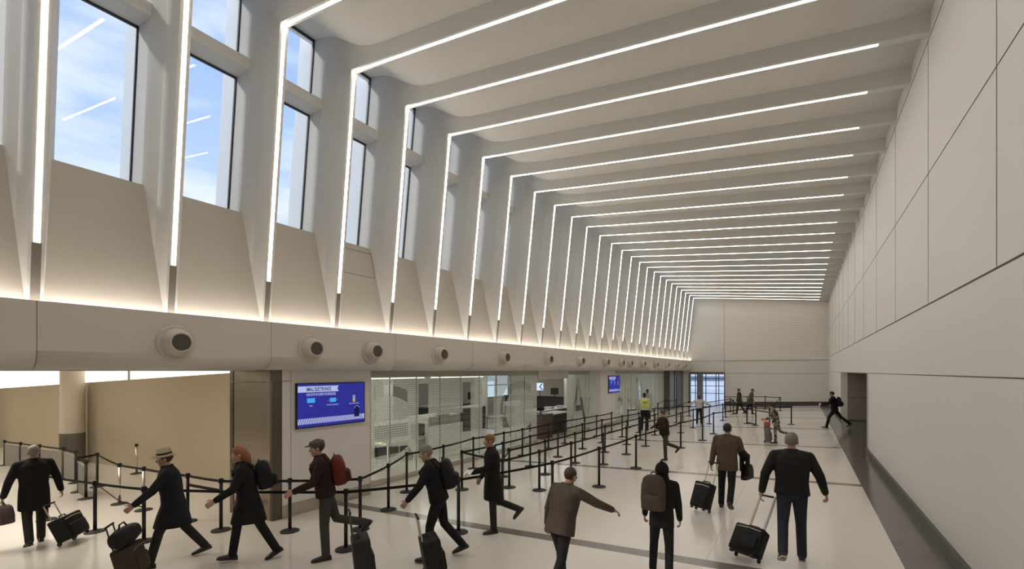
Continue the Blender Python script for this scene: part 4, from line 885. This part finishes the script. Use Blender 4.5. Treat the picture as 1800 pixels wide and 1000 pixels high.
def camo_nodes():
    nt = CAMO.node_tree; tc = nt.nodes.new('ShaderNodeTexCoord'); n = nt.nodes.new('ShaderNodeTexNoise'); n.inputs['Scale'].default_value = 9; n.inputs['Detail'].default_value = 2
    r = nt.nodes.new('ShaderNodeValToRGB'); r.color_ramp.interpolation = 'CONSTANT'
    r.color_ramp.elements[0].color = (0.05, 0.045, 0.032, 1); r.color_ramp.elements[1].position = 0.45; r.color_ramp.elements[1].color = (0.17, 0.155, 0.11, 1)
    q = r.color_ramp.elements.new(0.53); q.color = (0.38, 0.35, 0.28, 1); q = r.color_ramp.elements.new(0.62); q.color = (0.11, 0.09, 0.06, 1)
    nt.links.new(tc.outputs['Object'], n.inputs['Vector']); nt.links.new(n.outputs[0], r.inputs[0]); nt.links.new(r.outputs[0], nt.nodes['Principled BSDF'].inputs['Base Color'])
camo_nodes()
person('camo', 'person in camouflage uniform and dark cap holding something orange', 1364, 779, 712, 90, ((4, 6, 2, 0), (-22, 50, 2, -46)), ((20, 12, 70, 4), (14, 14, 66, 2)), 10, ('jacket', CAMO, -0.08), CAMO, hair='black', hat=('cap', cloth('dark_cap', (0.035, 0.030, 0.025))), bulk=1.1, vox=0.011)
person('vest', 'worker in yellow hi-vis vest over a white shirt, seen from behind', 1133, 757, 691, 5, STAND, ((10, 14, 30, 0), (10, 14, 30, 0)), 2, ('shirt', cloth('white_shirt', (0.52, 0.51, 0.50)), 0.02), cloth('black_trousers', (0.018, 0.017, 0.017)), hair='black', skin_m=SKIN_D, bulk=1.12, vox=0.011)
person('behind', 'person in pale shirt mostly hidden behind the hi-vis worker', 1138, 737, 683, 190, STAND, (HANG, HANG), 1, ('shirt', cloth('pale_shirt', (0.40, 0.39, 0.38)), 0.0), hair='black', skin_m=SKIN_D, vox=0.012)
person('white', 'worker in white shirt with both arms spread along the rope', 1229, 745.5, 695.5, 180, STAND, ((4, 55, 12, 62), (4, 55, 12, 62)), 2, ('shirt', cloth('white_shirt', (0.52, 0.51, 0.50)), 0.04), cloth('black_trousers', (0.018, 0.017, 0.017)), hair='black', skin_m=SKIN_D, bulk=1.05, vox=0.011)
GREYC = cloth('dark_grey_coat', (0.055, 0.050, 0.045))
person('pair_a', 'dark grey-coated person before the end wall, beside the doorway', 1300, 727, 683, 75, ((14, 8, 2, 2), (-14, 14, 2, -14)), (HANG, HANG), 4, ('coat', GREYC, -0.22), hair='black', vox=0.013)
person('pair_b', 'leaning dark-coated person before the end wall, past the grey-coated one', 1318.5, 728, 683, 275, ((14, 8, 2, 2), (-14, 14, 2, -14)), (HANG, HANG), 12, ('coat', cloth('taupe_coat', (0.085, 0.075, 0.066)), -0.22), hair='brown', vox=0.013)
# hi-vis vest worn over the shirt
def vest(key):
    p = PEOPLE[key]; s = p['s']; b = bmesh.new(); bk = 1.19; UP, FW, RT, P = p['UP'], p['FW'], Vector((1, 0, 0)), p['P']
    loft(b, [(P+UP*z*s, RT, FW, rx*s*bk, ry*s*bk) for z, rx, ry in ((0.10, 0.188, 0.148), (0.2, 0.186, 0.143), (0.30, 0.190, 0.148), (0.39, 0.190, 0.150), (0.46, 0.170, 0.132), (0.52, 0.115, 0.100))], 20, 2.3)
    v_ = obj('safety_vest', b, cloth('hi_vis_yellow', (0.62, 0.66, 0.16), 0.7), p['root'], smooth=True)
    b = bmesh.new()
    for z0 in (0.13, 0.27): loft(b, [(P+UP*z*s, RT, FW, 0.192*s*bk*1.01, 0.152*s*bk*1.01) for z in (z0, z0+0.035)], 20, 2.3)
    obj('reflective_stripe', b, mat('reflective_tape', (0.55, 0.56, 0.52), 0.4), v_)
    b = bmesh.new(); q = P+UP*0.38*s-FW*0.184*s
    for x0_, x1_ in ((-0.10, -0.065), (-0.05, -0.02), (-0.005, 0.035), (0.05, 0.09)): box(b, (q.x+x0_, q.y-0.002, q.z-0.022), (q.x+x1_, q.y+0.004, q.z+0.022))
    obj('printed_marks', b, BLACK, v_)
vest('vest')
# bags worn or carried
backpack('ginger', 'black rounded backpack on the ginger-haired person in the knee-length coat', NYL, 0.32, 0.44, 0.24, 0.02)
backpack('red', 'red and black backpack on the person in the flat cap', cloth('red_nylon', (0.125, 0.022, 0.014), 0.6), 0.33, 0.46, 0.22, 0.0, m2=cloth('dark_red_nylon', (0.06, 0.016, 0.012), 0.6))
backpack('bent', 'black backpack on the dark-clad person leaning forward', NYL, 0.32, 0.45, 0.20, 0.0)
backpack('hood', 'grey-brown backpack on the person in the pointed hood', cloth('grey_brown_canvas', (0.075, 0.058, 0.050), 0.8), 0.32, 0.46, 0.18, 0.0, side=-0.08, drop=-0.03)
backpack('runner', 'black backpack on the suited person by the side opening', NYL, 0.30, 0.46, 0.20, 0.0)
def hang_bag(key, side, label, cat, name, w, d, h, m, drop=0.10, yaw=0.0, hm=None, top=0.10):
    c = hand_world(key, side); rot = PEOPLE[key]['rot']+yaw
    t = thing(name, label, cat, c-Vector((0, 0, drop+h)), (0, 0, rot)); b = bmesh.new(); X, Y, Zv = Vector((1, 0, 0)), Vector((0, 1, 0)), Vector((0, 0, 1))
    loft(b, [(Zv*z*h, X, Y, w/2*a, d/2*cc) for z, a, cc in ((0, 0.9, 0.9), (0.05, 1.0, 1.05), (0.5, 1.0, 1.0), (0.9, 0.95, 0.7), (1.0, 0.88, 0.35))], 20, 4); obj('bag_body', b, m, t, smooth=True)
    for sx in (-1, 1):
        b = bmesh.new(); tube(b, [(sx*w*0.02-w*0.18, sx*d*0.12, h*0.93), (-w*0.10, 0, h+drop), (w*0.10, 0, h+drop), (w*0.18, sx*d*0.12, h*0.93)], 0.010, 6); obj('handle', b, hm or m, t, smooth=True)
    return t
hang_bag('coat', 'L', 'mauve striped soft bag held by the person in black coat', 'bag', 'duffel_bag', 0.24, 0.42, 0.30, mat('mauve_stripe_cloth', (0.105, 0.070, 0.068), 0.8, noise=(5, 0.5)), 0.06, 0.3)
hang_bag('blazer', 'R', 'black briefcase bag hanging beside the person in the brown blazer', 'bag', 'briefcase', 0.12, 0.42, 0.30, NYL, 0.10, -0.3)
def carried_coat():
    p = PEOPLE['blazer']; j = p['J']['R']; M = p['M']; a = M @ (j['el']*0.5+j['wr']*0.5); t = thing('folded_coat', 'black folded coat draped over the arm of the blazer wearer', 'coat', a, (0, 0, p['rot']))
    b = bmesh.new(); dr = (j['wr']-j['el']).normalized(); X = Vector((1, 0, 0)); d2 = Vector((0, 1, 0))
    tube(b, [-dr*0.13, dr*0.11], [0.085, 0.08], 14)
    for sx, ln in ((-0.045, 0.30), (0.06, 0.40)):
        loft(b, [(X*sx+Vector((0, 0, z)), X, d2, 0.035, w_) for z, w_ in ((0.03, 0.14), (-ln*0.5, 0.16), (-ln, 0.13))], 14, 3)
    me = remesh(b, 0.011, 4); me.materials.append(BLK); me.name = 'coat_cloth'; link('coat_cloth', me, t)
carried_coat()
def paper():
    c = hand_world('longcoat', 'L'); t = bmesh.new(); box(t, (-0.11, -0.003, -0.02), (0.11, 0.003, 0.10)); o = obj('paper_sheet', t, mat('white_paper', (0.8, 0.79, 0.76), 0.7), None, c+Vector((0, 0, 0.0))); o.rotation_euler = (0.9, 0.2, PEOPLE['longcoat']['rot']+0.5)
    tag(o, 'white folded paper in the hand of the person in the long coat', 'paper')
    c = hand_world('runner', 'L'); t = bmesh.new(); box(t, (-0.05, -0.006, -0.06), (0.05, 0.006, 0.08)); o = obj('paper_cup_sleeve', t, mat('white_paper', (0.8, 0.79, 0.76), 0.7), None, c); o.name = 'boarding_pass'; o.rotation_euler = (0.3, 0.0, PEOPLE['runner']['rot']+0.4)
    tag(o, 'white slip of paper held forward by the suited person by the opening', 'paper')
    c = (hand_world('camo', 'L')+hand_world('camo', 'R'))*0.5; t = bmesh.new(); ellip(t, Vector((0, 0, 0)), (0.10, 0.07, 0.05)); me = remesh(t, 0.015, 3); me.materials.append(cloth('orange_cloth', (0.75, 0.20, 0.08))); o = link('orange_pouch', me, None, c+Vector((0, 0, 0.02))); tag(o, 'orange pouch in the arms of the camouflage-clad person', 'pouch')
paper()
# wheeled cases
p_ = fl(117, 954); suitcase('wide black wheeled case behind the person in black coat', p_, heading(p_, 62), 24, 0.54, 0.28, 0.42, NYL, 0.30)
p_ = fl(215, 1022); s3 = suitcase('low brown wheeled case with a black bag on top, cut by the lower edge', p_, heading(p_, 70), 14, 0.40, 0.30, 0.44, cloth('brown_canvas', (0.060, 0.042, 0.032)), 0.34, pole_m=mat('brown_handle', (0.055, 0.038, 0.028), 0.5))
def topbag():
    t = thing('duffel_bag', 'soft black bag strapped on the low brown case', 'bag', s3.matrix_basis @ Vector((0, -0.19, 0.495)), s3.rotation_euler); b = bmesh.new()
    loft(b, [(Vector((x, 0, 0.13)), Vector((0, 1, 0)), Vector((0, 0, 1)), a, c) for x, a, c in ((-0.25, 0.05, 0.05), (-0.23, 0.12, 0.11), (0, 0.14, 0.13), (0.23, 0.12, 0.11), (0.25, 0.05, 0.05))], 18, 2.6); obj('bag_body', b, NYL, t, smooth=True)
    b = bmesh.new(); tube(b, [(-0.12, 0, 0.25), (-0.07, 0, 0.31), (0.07, 0, 0.31), (0.12, 0, 0.25)], 0.012, 6); obj('handle', b, NYL, t, smooth=True)
topbag()
p_ = fl(622, 1030); suitcase('tall upright charcoal wheeled case behind the red backpack wearer', p_, heading(p_, 95), 6, 0.36, 0.26, 0.60, cloth('charcoal_nylon', (0.030, 0.029, 0.029), 0.6), 0.36, pole_m=mat('dark_grey_handle', (0.05, 0.047, 0.043), 0.4))
p_ = fl(746, 1016); suitcase('low dark wheeled case in front of the leaning person', p_, heading(p_, 100), 10, 0.40, 0.28, 0.50, NYL, 0.32)
p_ = fl(1236, 899); suitcase('black upright wheeled case towed by the blazer wearer', p_, heading(p_, -38), 22, 0.38, 0.22, 0.50, NYL, 0.44)
p_ = fl(1314, 985); suitcase('black tilted wheeled case with pale handle bars towed by the large person', p_, heading(p_, -30), 36, 0.42, 0.24, 0.40, NYL, 0.56, pole_m=mat('pale_handle_bars', (0.72, 0.70, 0.67), 0.4), pr=0.02)
p_ = fl(1343, 777); s8 = suitcase('grey striped wheeled case topped by a red bag, far down the hall', p_, heading(p_, 90), 4, 0.38, 0.26, 0.56, mat('grey_ribbed_shell', (0.16, 0.155, 0.15), 0.45, noise=(3, 0.5)), 0.25)
def redbag():
    t = thing('duffel_bag', 'red soft bag resting on the grey striped case', 'bag', s8.matrix_basis @ Vector((0, -0.14, 0.605)), (0, 0, s8.rotation_euler.z)); b = bmesh.new()
    loft(b, [(Vector((x, 0, 0.10)), Vector((0, 1, 0)), Vector((0, 0, 1)), a, c) for x, a, c in ((-0.21, 0.05, 0.05), (-0.19, 0.11, 0.09), (0.19, 0.11, 0.09), (0.21, 0.05, 0.05))], 16, 2.6); obj('bag_body', b, cloth('red_bag_cloth', (0.42, 0.13, 0.11)), t, smooth=True)
redbag()
# ================================================================ screening room, seen through the glass wall and its opening
def block(name, label, cat, c, size, m, rot=0.0, parts=(), r=0.01):
    t = thing(name, label, cat, c, rot); w, d, h = size
    obj('body', rbox((-w/2, -d/2, 0), (w/2, d/2, h), r, 1), m, t)
    for n_, lo, hi, pm in parts: obj(n_, rbox(lo, hi, 0.008, 1), pm, t)
    return t
PALE = mat('pale_laminate', (0.62, 0.60, 0.55), 0.5)
LITW = mat('bright_window_glow', (0.6, 0.7, 0.8), 0.5, emit=(0.62, 0.78, 1.0), estr=1.0)
def counter(label, x, y, w, d, h=1.05, m=DARK):
    z = fz(x, y); return block('counter', label, 'counter', (x, y, z), (w, d, h), m, 0, (('worktop', (-w/2-0.03, -d/2-0.03, h), (w/2+0.03, d/2+0.03, h+0.05), PALE), ('kickplate', (-w/2+0.02, -d/2+0.02, -0.03), (w/2-0.02, d/2-0.02, 0.06), RUBBER)))
def monitor(label, x, y, z, w=0.55, h=0.36, rot=0.0):
    t = thing('monitor', label, 'monitor', (x, y, z), rot); obj('screen_back', rbox((-w/2, -0.025, 0.14), (w/2, 0.02, 0.14+h), 0.008, 1), BLACK, t)
    b = bmesh.new(); box(b, (-0.025, -0.02, 0.01), (0.025, 0.01, 0.2)); obj('neck', b, BLACK, t); b = bmesh.new(); lathe(b, ((0.11, 0), (0.11, 0.012), (0.03, 0.02)), 18); obj('foot', b, BLACK, t); return t
q = fl(961, 771); block('podium', 'dark brown podium standing in the opening of the glass wall', 'podium', (-10.42, 19.55, fz(-10.4, 19.5)), (0.75, 0.95, 1.10), BROWN, 0, (('top', (-0.40, -0.50, 1.10), (0.40, 0.50, 1.14), DARK),))
monitor('black monitor on the brown podium in the opening', -10.42, 19.5, fz(-10.4, 19.5)+1.145, 0.42, 0.16, 1.2)
counter('long black counter just inside the opening, beside the podium', -11.0, 21.9, 0.9, 2.2, 0.98)
counter('black counter deeper inside the opening, below the white trays', -13.4, 26.3, 1.0, 4.4, 0.90)
counter('dark counter across the screening room behind the first letter', -14.2, 13.2, 1.0, 2.6, 1.15)
counter('dark counter across the screening room behind the second letter', -15.0, 17.2, 1.0, 3.0, 1.05)
counter('dark counter at the far wall of the screening room', -19.6, 24.5, 0.9, 6.0, 1.35)
block('partition', 'long dark partition standing deep behind the opening', 'partition', (-16.8, 32.2, fz(-16.8, 32)), (7.0, 0.5, 1.45), DARK, 0, (('cap_rail', (-3.55, -0.3, 1.45), (3.55, 0.3, 1.5), BLACK),))
monitor('black monitor on the long dark partition deep behind the opening', -16.0, 32.2, fz(-16.8, 32)+1.505, 0.6, 0.5, 0.5)
counter('dark counter seen through the tall letter bar', -16.4, 22.0, 0.9, 2.0, 1.3)
def xray(label, x, y):
    z = fz(x, y); t = block('scanner', label, 'baggage scanner', (x, y, z), (1.1, 2.0, 1.45), mat('scanner_grey', (0.42, 0.41, 0.38), 0.5), 0, (('tunnel_mouth', (-0.35, -1.02, 0.75), (0.35, -0.99, 1.2), RUBBER), ('control_box', (0.3, -0.3, 1.45), (0.5, 0.3, 1.7), DARK)), 0.04)
    obj('roller_table', rbox((-0.42, -3.0, 0.62), (0.42, -1.0, 0.72), 0.015, 1), SILVER, t)
    for sx in (-1, 1):
        for yy in (-2.9, -1.6): obj('leg', B(((sx*0.38-0.02, yy-0.02, -0.02), (sx*0.38+0.02, yy+0.02, 0.63))), SILVER, t)
    return t
xray('grey baggage scanner with roller table behind the near panes', -12.6, 14.6)
xray('grey baggage scanner with roller table behind the far panes', -15.2, 25.5)
for k, (x, y) in enumerate(((-13.3, 24.7), (-13.4, 26.2), (-13.3, 27.6))):
    t = thing('tray', 'white plastic tray on the inner black counter, %s from the near end' % ORD[k], 'tray', (x, y, fz(-13.4, 26.3)+0.952), 0.2*k, 'white trays'); obj('tray_base', rbox((-0.22, -0.3, 0), (0.22, 0.3, 0.02), 0.008, 1), PALE, t); obj('tray_rim', B(((-0.24, -0.32, 0.02), (-0.21, 0.32, 0.11)), ((0.21, -0.32, 0.02), (0.24, 0.32, 0.11)), ((-0.21, -0.32, 0.02), (0.21, -0.29, 0.11)), ((-0.21, 0.29, 0.02), (0.21, 0.32, 0.11))), PALE, t)
monitor('black monitor on the first dark counter behind the glass', -14.1, 12.5, fz(-14, 12.5)+1.21, rot=1.0)
monitor('black monitor on the second dark counter behind the glass', -15.0, 16.6, fz(-15, 17)+1.11, rot=1.1)
monitor('black monitor on the far counter seen through the opening', -19.6, 26.6, fz(-19.6, 26)+1.41, 0.7, 0.5, 1.2)
for k, (x, y) in enumerate(((-12.3, 10.6), (-17.5, 16.5), (-17.0, 24.0), (-13.5, 29.5))):
    b = B(((x-0.3, y-0.3, fz(x, y)-0.1), (x+0.3, y+0.3, 3.06))); struct('trim_%d' % (70+k), b, mat('room_column', (0.62, 0.60, 0.56), 0.7), 'square pale column in the screening room, %s from the near end' % ORD[k], 'column')
for k, (ya, yb, za, zb) in enumerate(((15.3, 16.9, 0.75, 2.35), (17.1, 18.6, 0.75, 2.35), (30.0, 33.5, 0.6, 2.5))):
    w_ = tag(bpy.data.objects.new('window_%d' % (50+k), None), 'bright window in the far wall of the screening room, %s from its near end' % ORD[k], 'window', kind='structure'); COL.objects.link(w_); w_.location = (XRM, (ya+yb)/2, za)
    o = obj('pane', B(((0.004, (ya-yb)/2, 0), (0.02, (yb-ya)/2, zb-za))), LITW, w_)
    b = bmesh.new()
    for y_ in ((ya-yb)/2, 0, (yb-ya)/2): box(b, (0.0, y_-0.03, -0.03), (0.05, y_+0.03, zb-za+0.03))
    for z_ in (0, (zb-za)*0.5, zb-za): box(b, (0.0, (ya-yb)/2, z_-0.03), (0.05, (yb-ya)/2, z_+0.03))
    obj('window_frame', b, FRAME, w_)
def chevron():
    t = thing('arrow_sign', 'bright pale sign with a dark arrow chevron deep in the opening', 'sign', (-17.9, 33.4, 1.42), (math.pi/2, 0, 0.50)); b = bmesh.new(); box(b, (-0.30, -0.32, -0.05), (0.30, 0.32, 0)); obj('sign_board', b, BLACK, t)
    b = bmesh.new(); box(b, (-0.28, -0.30, -0.01), (0.28, 0.30, 0.008)); obj('sign_face', b, LITW, t); b = bmesh.new()
    for s_ in (-1, 1): quad(b, [(x, y*s_, 0.012) for x, y in ((0.25, 0.26), (0.15, 0.26), (-0.06, 0.0), (0.04, 0.0))])
    obj('chevron_mark', b, FRAME, t); obj('stand_post', B(((-0.03, -2.2, -0.09), (0.03, 0.2, -0.05))), BLACK, t)
chevron()
for k, y in enumerate((9.6, 13.2)):
    lamp_panel('linear_light', (-11.6, y, Z(-0.26)), (-11.35, y+3.0, Z(-0.21)), 3.0, 'long bright ceiling light just behind the glass wall, %s one' % ORD[k], (1, 0.96, 0.88), 'linear lights behind the glass', 3.06)
